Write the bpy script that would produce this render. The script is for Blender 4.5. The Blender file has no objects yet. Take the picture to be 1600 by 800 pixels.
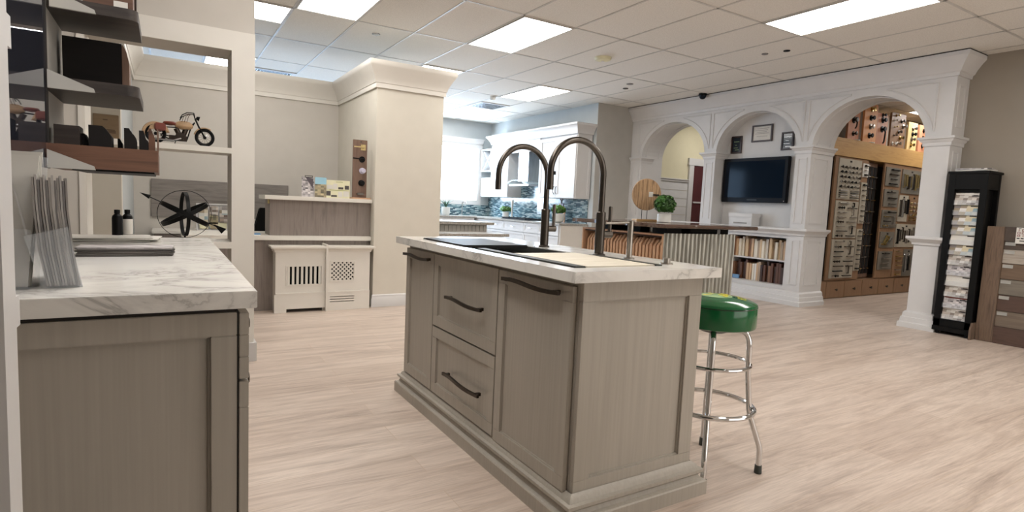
import bpy, bmesh, math, random
from mathutils import Vector, Matrix
random.seed(7)
S = bpy.context.scene
COL = S.collection
H = 1.15; CEIL = 2.935

# ---------------- camera ----------------
cam_d = bpy.data.cameras.new('camera'); cam = bpy.data.objects.new('camera', cam_d); COL.objects.link(cam)
cam_d.sensor_width = 36; cam_d.lens = 886.7 / 1600 * 36; cam_d.clip_start = .02; cam_d.clip_end = 60
yaw, pitch, roll = .550368, .089145, .045164
fwd = Vector((math.sin(yaw) * math.cos(pitch), math.cos(yaw) * math.cos(pitch), -math.sin(pitch)))
rt = Vector((math.cos(yaw), -math.sin(yaw), 0)); up = rt.cross(fwd)
r2 = rt * math.cos(roll) + up * math.sin(roll); u2 = up * math.cos(roll) - rt * math.sin(roll)
cam.matrix_world = Matrix(((r2.x, u2.x, -fwd.x, 0), (r2.y, u2.y, -fwd.y, 0), (r2.z, u2.z, -fwd.z, H), (0, 0, 0, 1)))
S.camera = cam
# ---------------- world, view ----------------
W = bpy.data.worlds.new('world'); S.world = W; W.use_nodes = True
W.node_tree.nodes['Background'].inputs[0].default_value = (.75, .86, 1, 1)
W.node_tree.nodes['Background'].inputs[1].default_value = 1.0
S.view_settings.view_transform = 'Standard'; S.view_settings.look = 'None'
S.view_settings.gamma = 1; S.view_settings.exposure = 0.5; S.view_settings.use_curve_mapping = False
PANEL_E = 9.0          # ceiling troffers
PANEL_W = (1, .968, .93)
DAY_E = 5.0            # daylight through the shades
def area(name, loc, rot, sx, sy, power, col):
    l = bpy.data.lights.new(name, 'AREA'); l.shape = 'RECTANGLE'; l.size = sx; l.size_y = sy; l.energy = power; l.color = col
    o = bpy.data.objects.new(name, l); COL.objects.link(o); o.location = loc; o.rotation_euler = rot; return o
# daylight of the kitchen window, plus an added blue fill light beside it
area('window_daylight', (5.1, 11.2, 1.8), (math.radians(-90), 0, 0), 1.7, 1.1, 55, (.5, .72, 1))
area('added_blue_fill', (1.2, 11.2, 1.5), (math.radians(-90), 0, 0), 3.5, 2.0, 75, (.46, .69, 1))
# fill light added behind the viewer for the ceiling and island end
area('added_front_fill', (4.4, -3.1, 1.35), (math.radians(90), 0, 0), 4.5, 2.3, 48, (1, .97, .93))

# ---------------- materials ----------------
MATS = {}
def srgb(c):
    return tuple(((v / 255) / 12.92 if v / 255 <= .04045 else ((v / 255 + .055) / 1.055) ** 2.4) for v in c) + (1,)
def base(name, rough=.5, metal=0., **k):
    m = bpy.data.materials.new(name); m.use_nodes = True; n = m.node_tree; b = n.nodes['Principled BSDF']
    b.inputs['Roughness'].default_value = rough; b.inputs['Metallic'].default_value = metal
    for a, v in k.items(): b.inputs[a.replace('_', ' ')].default_value = v
    MATS[name] = m; return m, n, b
def coord(n, scale=(1, 1, 1), rot=(0, 0, 0), kind='Object'):
    tc = n.nodes.new('ShaderNodeTexCoord'); mp = n.nodes.new('ShaderNodeMapping')
    mp.inputs['Scale'].default_value = scale; mp.inputs['Rotation'].default_value = rot
    n.links.new(tc.outputs[kind], mp.inputs[0]); return mp.outputs[0]
def ramp(n, src, stops):
    r = n.nodes.new('ShaderNodeValToRGB'); e = r.color_ramp.elements
    while len(e) < len(stops): e.new(.5)
    for i, (p, c) in enumerate(stops): e[i].position = p; e[i].color = srgb(c)
    n.links.new(src, r.inputs[0]); return r.outputs[0]
def noise(n, vec, scale, detail=4, rough=.5, dist=0):
    t = n.nodes.new('ShaderNodeTexNoise'); t.inputs['Scale'].default_value = scale; t.inputs['Detail'].default_value = detail
    t.inputs['Roughness'].default_value = rough; t.inputs['Distortion'].default_value = dist
    n.links.new(vec, t.inputs['Vector']); return t.outputs[0]
def bump(n, b, src, s=.1, d=.01):
    k = n.nodes.new('ShaderNodeBump'); k.inputs['Strength'].default_value = s; k.inputs['Distance'].default_value = d
    n.links.new(src, k.inputs['Height']); n.links.new(k.outputs[0], b.inputs['Normal'])
def mix(n, a, b_, f, mode='MIX'):
    m = n.nodes.new('ShaderNodeMix'); m.data_type = 'RGBA'; m.blend_type = mode
    for sock, v in ((m.inputs[0], f), (m.inputs[6], a), (m.inputs[7], b_)):
        if hasattr(v, 'is_output') or hasattr(v, 'links'): n.links.new(v, sock)
        else: sock.default_value = v
    return m.outputs[2]
def plain(name, c, rough=.5, metal=0., var=.06, **k):
    m, n, b = base(name, rough, metal, **k)
    v = coord(n); d = tuple(int(x * (1 - var)) for x in c); l = tuple(min(255, int(x * (1 + var * .5))) for x in c)
    n.links.new(ramp(n, noise(n, v, 6, 3), [(.3, d), (.7, l)]), b.inputs['Base Color']); return m
def wood(name, c1, c2, c3=None, axis='x', scale=1., rough=.5):
    m, n, b = base(name, rough)
    st = {'x': (1.2, 14, 14), 'y': (14, 1.2, 14), 'z': (14, 14, 1.2)}[axis]
    v = coord(n, tuple(s * scale for s in st)); f = noise(n, v, 1.6, 6, .6, .6)
    n.links.new(ramp(n, f, [(.25, c1), (.5, c2), (.75, c3 or c1)]), b.inputs['Base Color'])
    bump(n, b, f, .15, .003); return m
def painted_grain(name, c1, c2):      # glazed cabinet paint with faint vertical brush streaks
    m, n, b = base(name, .42)
    v = coord(n, (60, 60, 1.2)); f = noise(n, v, 1.5, 4)
    f2 = noise(n, coord(n, (1, 1, .4)), 3, 2)
    c = ramp(n, f, [(.3, c1), (.7, c2)])
    n.links.new(mix(n, c, ramp(n, f2, [(.3, c1), (.7, c2)]), .5), b.inputs['Base Color']); return m
def marble(name):
    m, n, b = base(name, .16)
    v = coord(n, (1, 1, 1), (0.3, .5, .7))
    v2 = coord(n, (1, 1.9, 1.4), (.3, .5, .9)); f0 = noise(n, v2, 2.6, 6, .6, 1.4)
    c = ramp(n, f0, [(.40, (226, 223, 217)), (.475, (214, 211, 205)), (.50, (176, 173, 168)), (.52, (208, 205, 200)), (.60, (226, 223, 217))])
    f = noise(n, v, 2.3, 3)
    n.links.new(mix(n, srgb((228, 225, 219)), c, ramp(n, f, [(.40, (60, 60, 60)), (.55, (255, 255, 255))])), b.inputs['Base Color']); return m
def planks(name):
    m, n, b = base(name, .38)
    br = n.nodes.new('ShaderNodeTexBrick'); n.links.new(coord(n), br.inputs[0])
    br.offset = .37; br.inputs['Scale'].default_value = 1
    br.inputs['Brick Width'].default_value = 1.5; br.inputs['Row Height'].default_value = .18
    br.inputs['Mortar Size'].default_value = .0018; br.inputs['Mortar Smooth'].default_value = .3; br.inputs['Bias'].default_value = 0
    br.inputs['Color1'].default_value = (0.1, .1, .1, 1); br.inputs['Color2'].default_value = (.9, .9, .9, 1); br.inputs['Mortar'].default_value = (.1, .1, .1, 1)
    tone = ramp(n, br.outputs['Color'], [(.1, (184, 165, 149)), (.9, (212, 196, 182))])
    g1 = noise(n, coord(n, (.7, 7, 1)), 1.5, 8, .66, 1.0)
    g2 = noise(n, coord(n, (3, 60, 1)), 2, 4, .6, .2)
    grain = ramp(n, g1, [(.25, (112, 95, 86)), (.42, (184, 167, 154)), (.58, (221, 206, 193)), (.8, (138, 121, 110))])
    c = mix(n, tone, grain, .55, 'MIX'); c = mix(n, c, ramp(n, g2, [(.3, (205, 200, 196)), (.6, (255, 255, 255))]), .5, 'MULTIPLY')
    c = mix(n, c, srgb((186, 166, 146)), br.outputs['Fac'])
    n.links.new(c, b.inputs['Base Color']); bump(n, b, g1, .08, .002); return m
def ceil_tile(name):
    m, n, b = base(name, .9)
    f = noise(n, coord(n), 90, 3, .7); g = noise(n, coord(n), 260, 2)
    c = mix(n, ramp(n, f, [(.35, (206, 201, 193)), (.6, (232, 228, 220))]), ramp(n, g, [(.38, (196, 190, 181)), (.5, (232, 228, 220))]), .5)
    n.links.new(c, b.inputs['Base Color']); bump(n, b, f, .3, .003); return m
def mosaic(name):
    m, n, b = base(name, .12)
    tc = n.nodes.new('ShaderNodeTexCoord'); sp = n.nodes.new('ShaderNodeSeparateXYZ'); n.links.new(tc.outputs['Object'], sp.inputs[0])
    ad = n.nodes.new('ShaderNodeMath'); ad.operation = 'ADD'; n.links.new(sp.outputs[0], ad.inputs[0]); n.links.new(sp.outputs[1], ad.inputs[1])
    cb = n.nodes.new('ShaderNodeCombineXYZ'); n.links.new(ad.outputs[0], cb.inputs[0]); n.links.new(sp.outputs[2], cb.inputs[1])
    br = n.nodes.new('ShaderNodeTexBrick'); n.links.new(cb.outputs[0], br.inputs[0]); br.offset = .43
    br.inputs['Scale'].default_value = 1; br.inputs['Brick Width'].default_value = .09; br.inputs['Row Height'].default_value = .021
    br.inputs['Mortar Size'].default_value = .002
    br.inputs['Color1'].default_value = (0, 0, 0, 1); br.inputs['Color2'].default_value = (1, 1, 1, 1); br.inputs['Mortar'].default_value = (.62, .62, .62, 1)
    n.links.new(ramp(n, br.outputs['Color'], [(.0, (34, 52, 66)), (.3, (74, 100, 112)), (.6, (120, 146, 152)), (1, (196, 206, 206))]), b.inputs['Base Color']); return m
def emit(name, c, e):
    m, n, b = base(name, .6); b.inputs['Base Color'].default_value = (*c, 1); b.inputs['Emission Color'].default_value = (*c, 1)
    b.inputs['Emission Strength'].default_value = e; return m
def metal(name, c, rough, var=.1):
    m, n, b = base(name, rough, 1.0)
    d = tuple(int(x * (1 - var)) for x in c)
    n.links.new(ramp(n, noise(n, coord(n, (30, 30, 2)), 2, 2), [(.3, d), (.7, c)]), b.inputs['Base Color']); return m
def glass(name, c=(1, 1, 1), alpha=.15, rough=.03):
    m, n, b = base(name, rough); b.inputs['Base Color'].default_value = (*c, 1); b.inputs['Alpha'].default_value = alpha
    b.inputs['Specular IOR Level'].default_value = .6; return m

floor_m = planks('light_oak_planks'); tile_m = ceil_tile('acoustic_tile'); marble_m = marble('veined_marble'); mosaic_m = mosaic('blue_glass_mosaic')
grid_m = plain('white_grid_paint', (196, 192, 186), .5); white_m = plain('white_paint', (208, 206, 204), .4, var=.01)
trim_m = plain('ivory_trim', (222, 217, 208), .45, var=.012); cream_m = plain('cream_wall_paint', (211, 205, 192), .8, var=.012)
beige_m = plain('beige_wall_paint', (200, 194, 185), .85, var=.012); taupe_m = plain('taupe_wall_paint', (152, 144, 133), .85, var=.012)
greyw_m = plain('grey_wall_paint', (178, 175, 168), .85, var=.012); bluew_m = plain('pale_grey_wall_paint', (182, 186, 186), .85, var=.012)
yellow_m = plain('yellow_cream_paint', (208, 200, 170), .85, var=.012)
cab_m = painted_grain('glazed_greige_paint', (155, 149, 138), (172, 165, 154)); gap_m = plain('dark_gap', (38, 33, 28), .8)
bronze_m = metal('dark_bronze', (74, 66, 60), .35); pewter_m = metal('brushed_pewter', (92, 86, 80), .3); nickel_m = metal('satin_nickel', (170, 164, 156), .3)
chrome_m = metal('polished_chrome', (215, 215, 215), .07, .02); steel_m = metal('stainless_steel', (196, 198, 200), .25); galv_m = metal('galvanised_steel', (186, 186, 178), .4, .3)
brass_m = metal('polished_brass', (206, 182, 122), .22); gold_m = metal('satin_gold', (186, 166, 118), .35)
black_m = plain('black_satin', (7, 7, 7), .5, Specular_IOR_Level=.2); blackw_m = wood('black_stained_wood', (8, 5, 4), (17, 12, 10), rough=.85); rubber_m = plain('grey_rubber', (66, 70, 66), .7)
green_m = plain('green_vinyl', (14, 92, 50), .12, var=.05); yel_m = plain('yellow_print', (226, 212, 30), .3); palegr_m = plain('pale_green_print', (170, 200, 150), .2)
sinkb_m = plain('black_composite', (18, 19, 20), .5, Specular_IOR_Level=.3); sinkg_m = plain('dark_grey_composite', (66, 68, 64), .45, Specular_IOR_Level=.3); maple_m = wood('pale_maple', (216, 206, 186), (232, 224, 206), axis='x')
greyoak_m = wood('grey_laminate', (112, 102, 96), (140, 129, 122), (122, 111, 104), 'z'); greyoakh_m = wood('grey_laminate_board', (110, 103, 98), (134, 127, 121), (98, 90, 84), 'x')
walnut_m = wood('walnut', (84, 56, 42), (108, 76, 58), (68, 46, 36), 'x'); walnutz_m = wood('walnut_upright', (98, 74, 62), (124, 98, 82), axis='z')
darkwal_m = wood('smoked_walnut', (34, 28, 25), (58, 50, 45), (28, 22, 20), 'x', 1.0, .5)
cherry_m = wood('cherry', (178, 136, 104), (202, 162, 128), (166, 126, 96), 'z'); oak_m = wood('honey_maple', (176, 134, 78), (194, 154, 98), (168, 126, 72), 'x')
oakz_m = wood('tan_birch', (132, 100, 74), (148, 116, 88), axis='z'); reclaimed_m = wood('reclaimed_boards', (86, 66, 54), (132, 108, 90), (72, 52, 42), 'x', .8, .8)
reclz_m = wood('reclaimed_post', (66, 53, 44), (112, 92, 76), (80, 64, 52), 'z', 1.3, .8)
REC = [wood('plank_' + a, *c, axis='y', scale=.8, rough=.75) for a, c in zip(('umber', 'bleached', 'tan', 'grey', 'russet', 'taupe'), (
    ((58, 48, 42), (78, 66, 57)), ((112, 105, 96), (168, 158, 146), (98, 86, 74)), ((84, 68, 55), (112, 92, 74)), ((94, 87, 78), (120, 112, 100)), ((62, 46, 40), (86, 65, 55)), ((90, 78, 67), (118, 104, 90))))]
clock_m = wood('weathered_round_wood', (98, 72, 50), (184, 150, 112), (84, 60, 44), 'z', 1.6, .7)
DOORW = [wood('sample_' + a, *c, axis='z', rough=.45) for a, c in zip(('ivory', 'tan', 'taupe', 'brown', 'espresso', 'cherry', 'wheat', 'pale', 'umber', 'chestnut'), (
    ((206, 196, 178), (222, 214, 198)), ((176, 144, 110), (196, 164, 130)), ((150, 130, 110), (172, 152, 130)), ((104, 72, 50), (126, 90, 64)), ((46, 28, 20), (64, 40, 30)), ((112, 54, 34), (134, 70, 46)),
    ((190, 162, 124), (206, 180, 144)), ((214, 208, 200), (226, 222, 216)), ((78, 48, 34), (96, 62, 44)), ((128, 84, 54), (150, 104, 72))))]
paper_m = plain('white_paper', (214, 210, 202), .6, var=.04); paperg_m = plain('grey_magazine_page', (150, 145, 140), .5, var=.2); paperd_m = plain('dark_cover', (52, 46, 44), .35, var=.3)
PIC = {}
def printed(name, cols, sc=60):
    m, n, b = base(name, .35)
    tc = n.nodes.new('ShaderNodeTexCoord'); s3 = n.nodes.new('ShaderNodeSeparateXYZ'); n.links.new(tc.outputs['Object'], s3.inputs[0])
    ad = n.nodes.new('ShaderNodeMath'); ad.operation = 'ADD'; n.links.new(s3.outputs[0], ad.inputs[0]); n.links.new(s3.outputs[1], ad.inputs[1])
    a2 = n.nodes.new('ShaderNodeMath'); a2.operation = 'SNAP'; n.links.new(s3.outputs[2], a2.inputs[0]); a2.inputs[1].default_value = 1.1 / sc
    a1 = n.nodes.new('ShaderNodeMath'); a1.operation = 'SNAP'; n.links.new(ad.outputs[0], a1.inputs[0]); a1.inputs[1].default_value = 1.7 / sc
    cb = n.nodes.new('ShaderNodeCombineXYZ'); n.links.new(a1.outputs[0], cb.inputs[0]); n.links.new(a2.outputs[0], cb.inputs[1])
    br = n.nodes.new('ShaderNodeTexWhiteNoise'); br.noise_dimensions = '3D'; n.links.new(cb.outputs[0], br.inputs['Vector'])
    st = [(i / max(1, len(cols) - 1), c) for i, c in enumerate(cols)]
    sp = n.nodes.new('ShaderNodeSeparateColor'); n.links.new(br.outputs['Color'], sp.inputs[0])
    n.links.new(ramp(n, sp.outputs[0], st), b.inputs['Base Color']); return m
photo_m = printed('printed_photo', [(90, 70, 60), (190, 180, 170), (130, 120, 110), (226, 222, 214), (150, 120, 96)], 45)
photow_m = printed('printed_sketch', [(200, 196, 188), (214, 210, 202), (180, 176, 170)], 12)
swatch_m = printed('printed_swatches', [(120, 150, 160), (220, 216, 206), (196, 180, 140), (110, 100, 96), (236, 232, 226)], 30)
sky_m = plain('printed_sky', (150, 196, 214), .35); villa_m = printed('printed_garden', [(110, 108, 84), (176, 160, 128), (84, 80, 66), (206, 190, 150)], 55)
mono_m = printed('printed_monochrome', [(90, 86, 88), (200, 194, 194), (150, 144, 146), (224, 218, 216)], 70)
lemon_m = plain('pale_yellow_card', (224, 220, 186), .5); olive_m = plain('olive_stripe', (140, 150, 60), .4); redbr_m = plain('brick_red', (120, 56, 44), .6); slate_m = plain('slate_print', (86, 100, 116), .4)
screen_m, _n, _b = base('tv_screen', .08); _b.inputs['Base Color'].default_value = (.004, .009, .018, 1); _b.inputs['Specular IOR Level'].default_value = .15
darkgl_m, _n, _b = base('smoked_glass', .02, .85); _b.inputs['Base Color'].default_value = (.12, .13, .18, 1)
acryl_m = glass('clear_acrylic', (.8, .84, .88), .15); hoodgl_m = glass('hood_glass', (.6, .75, .8), .35)
panel_m = emit('lit_diffuser', PANEL_W, PANEL_E); shade_m = emit('sunlit_roller_shade', (.86, .94, 1), DAY_E)
leaf_m = plain('green_leaf', (78, 128, 40), .5, var=.35); leafd_m = plain('deep_green_leaf', (52, 100, 24), .5, var=.4); aloe_m = plain('aloe_leaf', (70, 110, 80), .5, var=.3)
pot_m = plain('white_ceramic', (214, 212, 206), .45); granite_m = printed('speckled_granite', [(110, 104, 96), (160, 156, 148), (196, 190, 180), (84, 80, 76)], 300)
leather_m = plain('red_leather', (128, 60, 46), .5, var=.2); tanw_m = wood('tan_lacquer', (150, 120, 88), (184, 152, 116), axis='x'); maroon_m = plain('maroon_paint', (84, 40, 42), .6)
kraft_m = wood('kraft_brown_plaque', (128, 106, 80), (144, 122, 94), axis='x'); slab_m = wood('live_edge_walnut', (58, 44, 38), (92, 74, 64), (44, 34, 32), 'x', .7, .1)
lav_m = plain('pearl_white', (200, 196, 216), .3); pegb_m = plain('ivory_display_board', (182, 174, 158), .6); greyb_m = plain('grey_display_board', (118, 112, 102), .6); shad_m = plain('deep_brown_interior', (58, 40, 30), .7)
blue_m = plain('blue_card', (110, 150, 190), .5); bark_m = plain('purple_cutting_stripe', (126, 112, 136), .5)

# ---------------- mesh helpers ----------------
def wl(o):
    v = Vector((0, 0, 0))
    while o is not None: v += o.location; o = o.parent
    return v
class MB:
    def __init__(s): s.bm = bmesh.new()
    def box(s, x0, x1, y0, y1, z0, z1, M=None):
        v = [s.bm.verts.new(p) for p in ((x0, y0, z0), (x1, y0, z0), (x1, y1, z0), (x0, y1, z0), (x0, y0, z1), (x1, y0, z1), (x1, y1, z1), (x0, y1, z1))]
        for f in ((3, 2, 1, 0), (4, 5, 6, 7), (0, 1, 5, 4), (1, 2, 6, 5), (2, 3, 7, 6), (3, 0, 4, 7)): s.bm.faces.new([v[i] for i in f])
        if M: bmesh.ops.transform(s.bm, matrix=M, verts=v)
        return s
    def cyl(s, a, b, r, n=16, r1=None):
        a, b = Vector(a), Vector(b); d = (b - a).normalized(); q = d.to_track_quat('Z', 'Y'); r1 = r if r1 is None else r1
        A = [s.bm.verts.new(a + q @ Vector((math.cos(t) * r, math.sin(t) * r, 0))) for t in (i * 2 * math.pi / n for i in range(n))]
        B = [s.bm.verts.new(b + q @ Vector((math.cos(t) * r1, math.sin(t) * r1, 0))) for t in (i * 2 * math.pi / n for i in range(n))]
        for i in range(n): s.bm.faces.new((A[i], A[(i + 1) % n], B[(i + 1) % n], B[i]))
        s.bm.faces.new(A[::-1]); s.bm.faces.new(B); return s
    def tube(s, pts, r, n=10, closed=False, sx=1, up=None):
        P = [Vector(p) for p in pts]; rings = []; N = len(P); prev = None
        for i in range(N):
            if closed: t = (P[(i + 1) % N] - P[i - 1]).normalized()
            else: t = (P[min(i + 1, N - 1)] - P[max(i - 1, 0)]).normalized()
            if prev is None:
                u = Vector(up) if up else (Vector((0, 0, 1)) if abs(t.z) < .9 else Vector((1, 0, 0)))
                u = (u - t * u.dot(t)).normalized()
            else: u = (prev - t * prev.dot(t)).normalized()
            prev = u; w = t.cross(u); rr = r[i] if isinstance(r, (list, tuple)) else r
            rings.append([s.bm.verts.new(P[i] + u * math.cos(a) * rr + w * math.sin(a) * rr * sx) for a in (k * 2 * math.pi / n + math.pi / n for k in range(n))])
        M = N if closed else N - 1
        for i in range(M):
            A, B = rings[i], rings[(i + 1) % N]
            for k in range(n): s.bm.faces.new((A[k], A[(k + 1) % n], B[(k + 1) % n], B[k]))
        if not closed: s.bm.faces.new(rings[0][::-1]); s.bm.faces.new(rings[-1])
        return s
    def ring(s, c, R, r, n=40, m=10, axis=(0, 0, 1)):
        q = Vector(axis).to_track_quat('Z', 'Y'); c = Vector(c)
        return s.tube([c + q @ Vector((R * math.cos(t), R * math.sin(t), 0)) for t in (i * 2 * math.pi / n for i in range(n))], r, m, True)
    def lathe(s, prof, c, n=32, axis=(0, 0, 1)):
        q = Vector(axis).to_track_quat('Z', 'Y'); c = Vector(c); R = []
        for r, z in prof:
            if r < 1e-5: R.append([s.bm.verts.new(c + q @ Vector((0, 0, z)))])
            else: R.append([s.bm.verts.new(c + q @ Vector((r * math.cos(t), r * math.sin(t), z))) for t in (i * 2 * math.pi / n for i in range(n))])
        for A, B in zip(R, R[1:]):
            for i in range(n):
                a = [A[i % len(A)], A[(i + 1) % len(A)], B[(i + 1) % len(B)], B[i % len(B)]]
                a = list(dict.fromkeys(a))
                if len(a) > 2: s.bm.faces.new(a)
        if len(R[0]) > 1: s.bm.faces.new(R[0][::-1])
        if len(R[-1]) > 1: s.bm.faces.new(R[-1])
        return s
    def prism(s, pts, plane, a, b):      # plane 'xy','xz','yz' : pts in plane, extruded a..b along the remaining axis
        f = {'xy': lambda p, t: (p[0], p[1], t), 'xz': lambda p, t: (p[0], t, p[1]), 'yz': lambda p, t: (t, p[0], p[1])}[plane]
        A = [s.bm.verts.new(f(p, a)) for p in pts]; B = [s.bm.verts.new(f(p, b)) for p in pts]; n = len(pts)
        s.bm.faces.new(A); s.bm.faces.new(B[::-1])
        for i in range(n): s.bm.faces.new((A[i], B[i], B[(i + 1) % n], A[(i + 1) % n]))
        return s
    def sweep(s, path, prof, closed=False):   # path in plan (x,y); prof list of (offset to the right, z); mitred
        P = [Vector((p[0], p[1], 0)) for p in path]; N = len(P); R = []
        for i in range(N):
            d0 = (P[i] - P[i - 1]).normalized() if (i > 0 or closed) else None
            d1 = (P[(i + 1) % N] - P[i]).normalized() if (i < N - 1 or closed) else None
            d0 = d0 or d1; d1 = d1 or d0
            n0 = Vector((d0.y, -d0.x, 0)); n1 = Vector((d1.y, -d1.x, 0)); m = (n0 + n1).normalized(); m = m / max(.3, m.dot(n0))
            R.append([s.bm.verts.new(P[i] + m * o + Vector((0, 0, z))) for o, z in prof])
        k = len(prof)
        for i in range(N if closed else N - 1):
            A, B = R[i], R[(i + 1) % N]
            for j in range(k): s.bm.faces.new((A[j], A[(j + 1) % k], B[(j + 1) % k], B[j]))
        if not closed: s.bm.faces.new(R[0]); s.bm.faces.new(R[-1][::-1])
        return s
    def frame(s, u0, u1, v0, v1, w, plane, a, b):   # rectangular ring
        for r in ((u0, u1, v0, v0 + w), (u0, u1, v1 - w, v1), (u0, u0 + w, v0 + w, v1 - w), (u1 - w, u1, v0 + w, v1 - w)):
            s.slab(*r, plane, a, b)
        return s
    def slab(s, u0, u1, v0, v1, plane, a, b):
        if a > b: a, b = b, a
        if plane == 'yz': s.box(a, b, u0, u1, v0, v1)
        elif plane == 'xz': s.box(u0, u1, a, b, v0, v1)
        else: s.box(u0, u1, v0, v1, a, b)
        return s
    def rot(s, px_, py_, a):
        bmesh.ops.transform(s.bm, matrix=Matrix.Translation((px_, py_, 0)) @ Matrix.Rotation(a, 4, 'Z') @ Matrix.Translation((-px_, -py_, 0)), verts=s.bm.verts[:]); return s
    def build(s, name, m, parent=None, bevel=0, smooth=True, world=True):
        bmesh.ops.recalc_face_normals(s.bm, faces=s.bm.faces[:])
        if bevel: bmesh.ops.bevel(s.bm, geom=[e for e in s.bm.edges if len(e.link_faces) == 2 and e.calc_face_angle(0) > .6], offset=bevel, segments=2, affect='EDGES', clamp_overlap=True)
        me = bpy.data.meshes.new(name)
        if parent is not None and world: bmesh.ops.translate(s.bm, vec=-wl(parent), verts=s.bm.verts[:])
        s.bm.to_mesh(me); s.bm.free(); me.materials.append(m)
        if smooth:
            me.shade_smooth(); me.set_sharp_from_angle(angle=math.radians(32))
        o = bpy.data.objects.new(name, me); COL.objects.link(o)
        if parent is not None: o.parent = parent
        return o
def tag(o, label, cat, group=None, kind=None):
    if label: o['label'] = label
    if cat: o['category'] = cat
    if group: o['group'] = group
    if kind: o['kind'] = kind
    return o
def T(name, label, cat, loc=(0, 0, 0), rz=0, group=None):
    o = bpy.data.objects.new(name, None); COL.objects.link(o); o.location = loc; o.rotation_euler = (0, 0, rz); o.empty_display_size = .05
    return tag(o, label, cat, group)
def struct(o): o['kind'] = 'structure'; return o
KIDS = {}
def copy_tree(o, loc=None, rz=None, label=None, group=None, parent=None):
    c = o.copy(); COL.objects.link(c)
    if parent is not None: c.parent = parent
    if loc is not None: c.location = loc
    if rz is not None: c.rotation_euler = (0, 0, rz)
    if label: c['label'] = label
    if group: c['group'] = group
    for ch in list(o.children): copy_tree(ch, parent=c)
    return c
def shaker(mb, u0, u1, v0, v1, plane, face, depth, rail, inset=.008):   # framed door: face = coordinate of outer face, depth signed inward
    s_ = 1 if depth > 0 else -1
    mb.frame(u0, u1, v0, v1, rail, plane, face, face + depth)
    mb.slab(u0 + rail - .002, u1 - rail + .002, v0 + rail - .002, v1 - rail + .002, plane, face + s_ * inset, face + depth * .98)
    mb.frame(u0 + rail - .001, u1 - rail + .001, v0 + rail - .001, v1 - rail + .001, .006, plane, face + s_ * inset * .5, face + depth * .97)
    return mb

# =====================================================================
#  SETTING
# =====================================================================
struct(MB().box(-3.2, 13, -3.2, 12, -.1, 0).build('floor', floor_m, smooth=False))
ceiling = struct(MB().box(-3.2, 13, -3.2, 12, CEIL, CEIL + .1).build('ceiling', tile_m, smooth=False))
GX, GY = 2.894, 4.693; gx = .6096; gy = 1.2192
g = MB()
for i in range(-10, 17): g.box(GX + gx * i - .011, GX + gx * i + .011, -3.2, 12, CEIL - .004, CEIL)
for j in range(-6, 6): g.box(-3.2, 13, GY + gy * j - .011, GY + gy * j + .011, CEIL - .004, CEIL)
g.build('ceiling_grid', grid_m, ceiling, smooth=False)
XR = 7.34
struct(MB().box(XR, XR + .12, -3.2, 2.79, 0, CEIL).build('wall_right', taupe_m, smooth=False))
struct(MB().box(-3.32, -3.2, -3.2, 12, 0, CEIL).build('wall_left', beige_m, smooth=False))
struct(MB().box(.5, .6, -3.2, -.4, 0, CEIL).build('wall_light_blocker', beige_m, smooth=False))  # unseen partition added to keep front light off the left cabinet
struct(MB().box(-3.3, XR, -3.32, -3.2, 0, CEIL).build('wall_behind_viewer', beige_m, smooth=False))
# hardware room and corridor shell
struct(MB().box(12.4, 12.5, 2, 8, 0, CEIL).build('wall_hardware_end', taupe_m, smooth=False))
struct(MB().box(XR + .12, 12.4, 1.9, 2.0, 0, CEIL).build('wall_hardware_near', taupe_m, smooth=False))
struct(MB().box(7.6, 12.4, 5.05, 5.15, 0, CEIL).build('wall_hardware_back', taupe_m, smooth=False))
w = MB().box(7.05, 12.4, 7.66, 7.76, 0, CEIL); struct(w.build('wall_corridor', yellow_m, smooth=False))
w = MB()
for k in range(11): w.box(7.5, 8.58, 7.648, 7.66, .03 + k * .155, .03 + k * .155 + .148)
w.box(7.5, 8.58, 7.63, 7.66, 1.735, 1.775); w.box(7.5, 8.58, 7.61, 7.66, 1.775, 1.79)
struct(w.build('trim_1', white_m, smooth=False))
w = MB().box(8.58, 8.70, 7.62, 7.66, 0, 2.069).box(9.5, 9.62, 7.62, 7.66, 0, 2.069).box(8.55, 9.65, 7.615, 7.66, 2.07, 2.2)
dfr = struct(w.build('door_1', white_m, smooth=False))
MB().box(8.70, 9.5, 7.635, 7.66, 0, 2.07).build('door_leaf', maroon_m, dfr)
MB().box(9.02, 9.05, 7.62, 7.635, .1, 2.0).box(8.74, 9.46, 7.62, 7.635, .8, .83).box(8.74, 9.46, 7.62, 7.635, 1.35, 1.38).build('glazing_bar', white_m, dfr)

# return wall and kitchen shell
KX, KY = 6.25, 11.3
struct(MB().box(KX, 7.05, 7.62, 7.75, 0, CEIL).box(KX, KX + .12, 7.75, KY, 0, CEIL).build('wall_kitchen_side', bluew_m, smooth=False))
struct(MB().box(KX - .002, 7.05, 7.612, 7.62, 0, CEIL).build('wall_return', greyw_m, smooth=False))
WX0, WX1, WZ0, WZ1 = 4.2, 5.93, 1.22, 2.36
w = MB().box(-3.2, WX0, KY, KY + .12, 0, CEIL).box(WX1, KX + .12, KY, KY + .12, 0, CEIL).box(WX0, WX1, KY, KY + .12, 0, WZ0).box(WX0, WX1, KY, KY + .12, WZ1, CEIL)
struct(w.build('wall_kitchen_back', bluew_m, smooth=False))
win = struct(MB().frame(WX0 - .1, WX1 + .1, WZ0 - .1, WZ1 + .1, .1, 'xz', KY - .02, KY).build('window_1', white_m, smooth=False))
MB().sweep([(WX0 - .1, KY - .02), (WX1 + .1, KY - .02)], [(0, WZ1 + .08), (.03, WZ1 + .1), (.05, WZ1 + .16), (.08, WZ1 + .18), (.08, WZ1 + .2), (0, WZ1 + .2)]).build('window_head', white_m, win)
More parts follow.
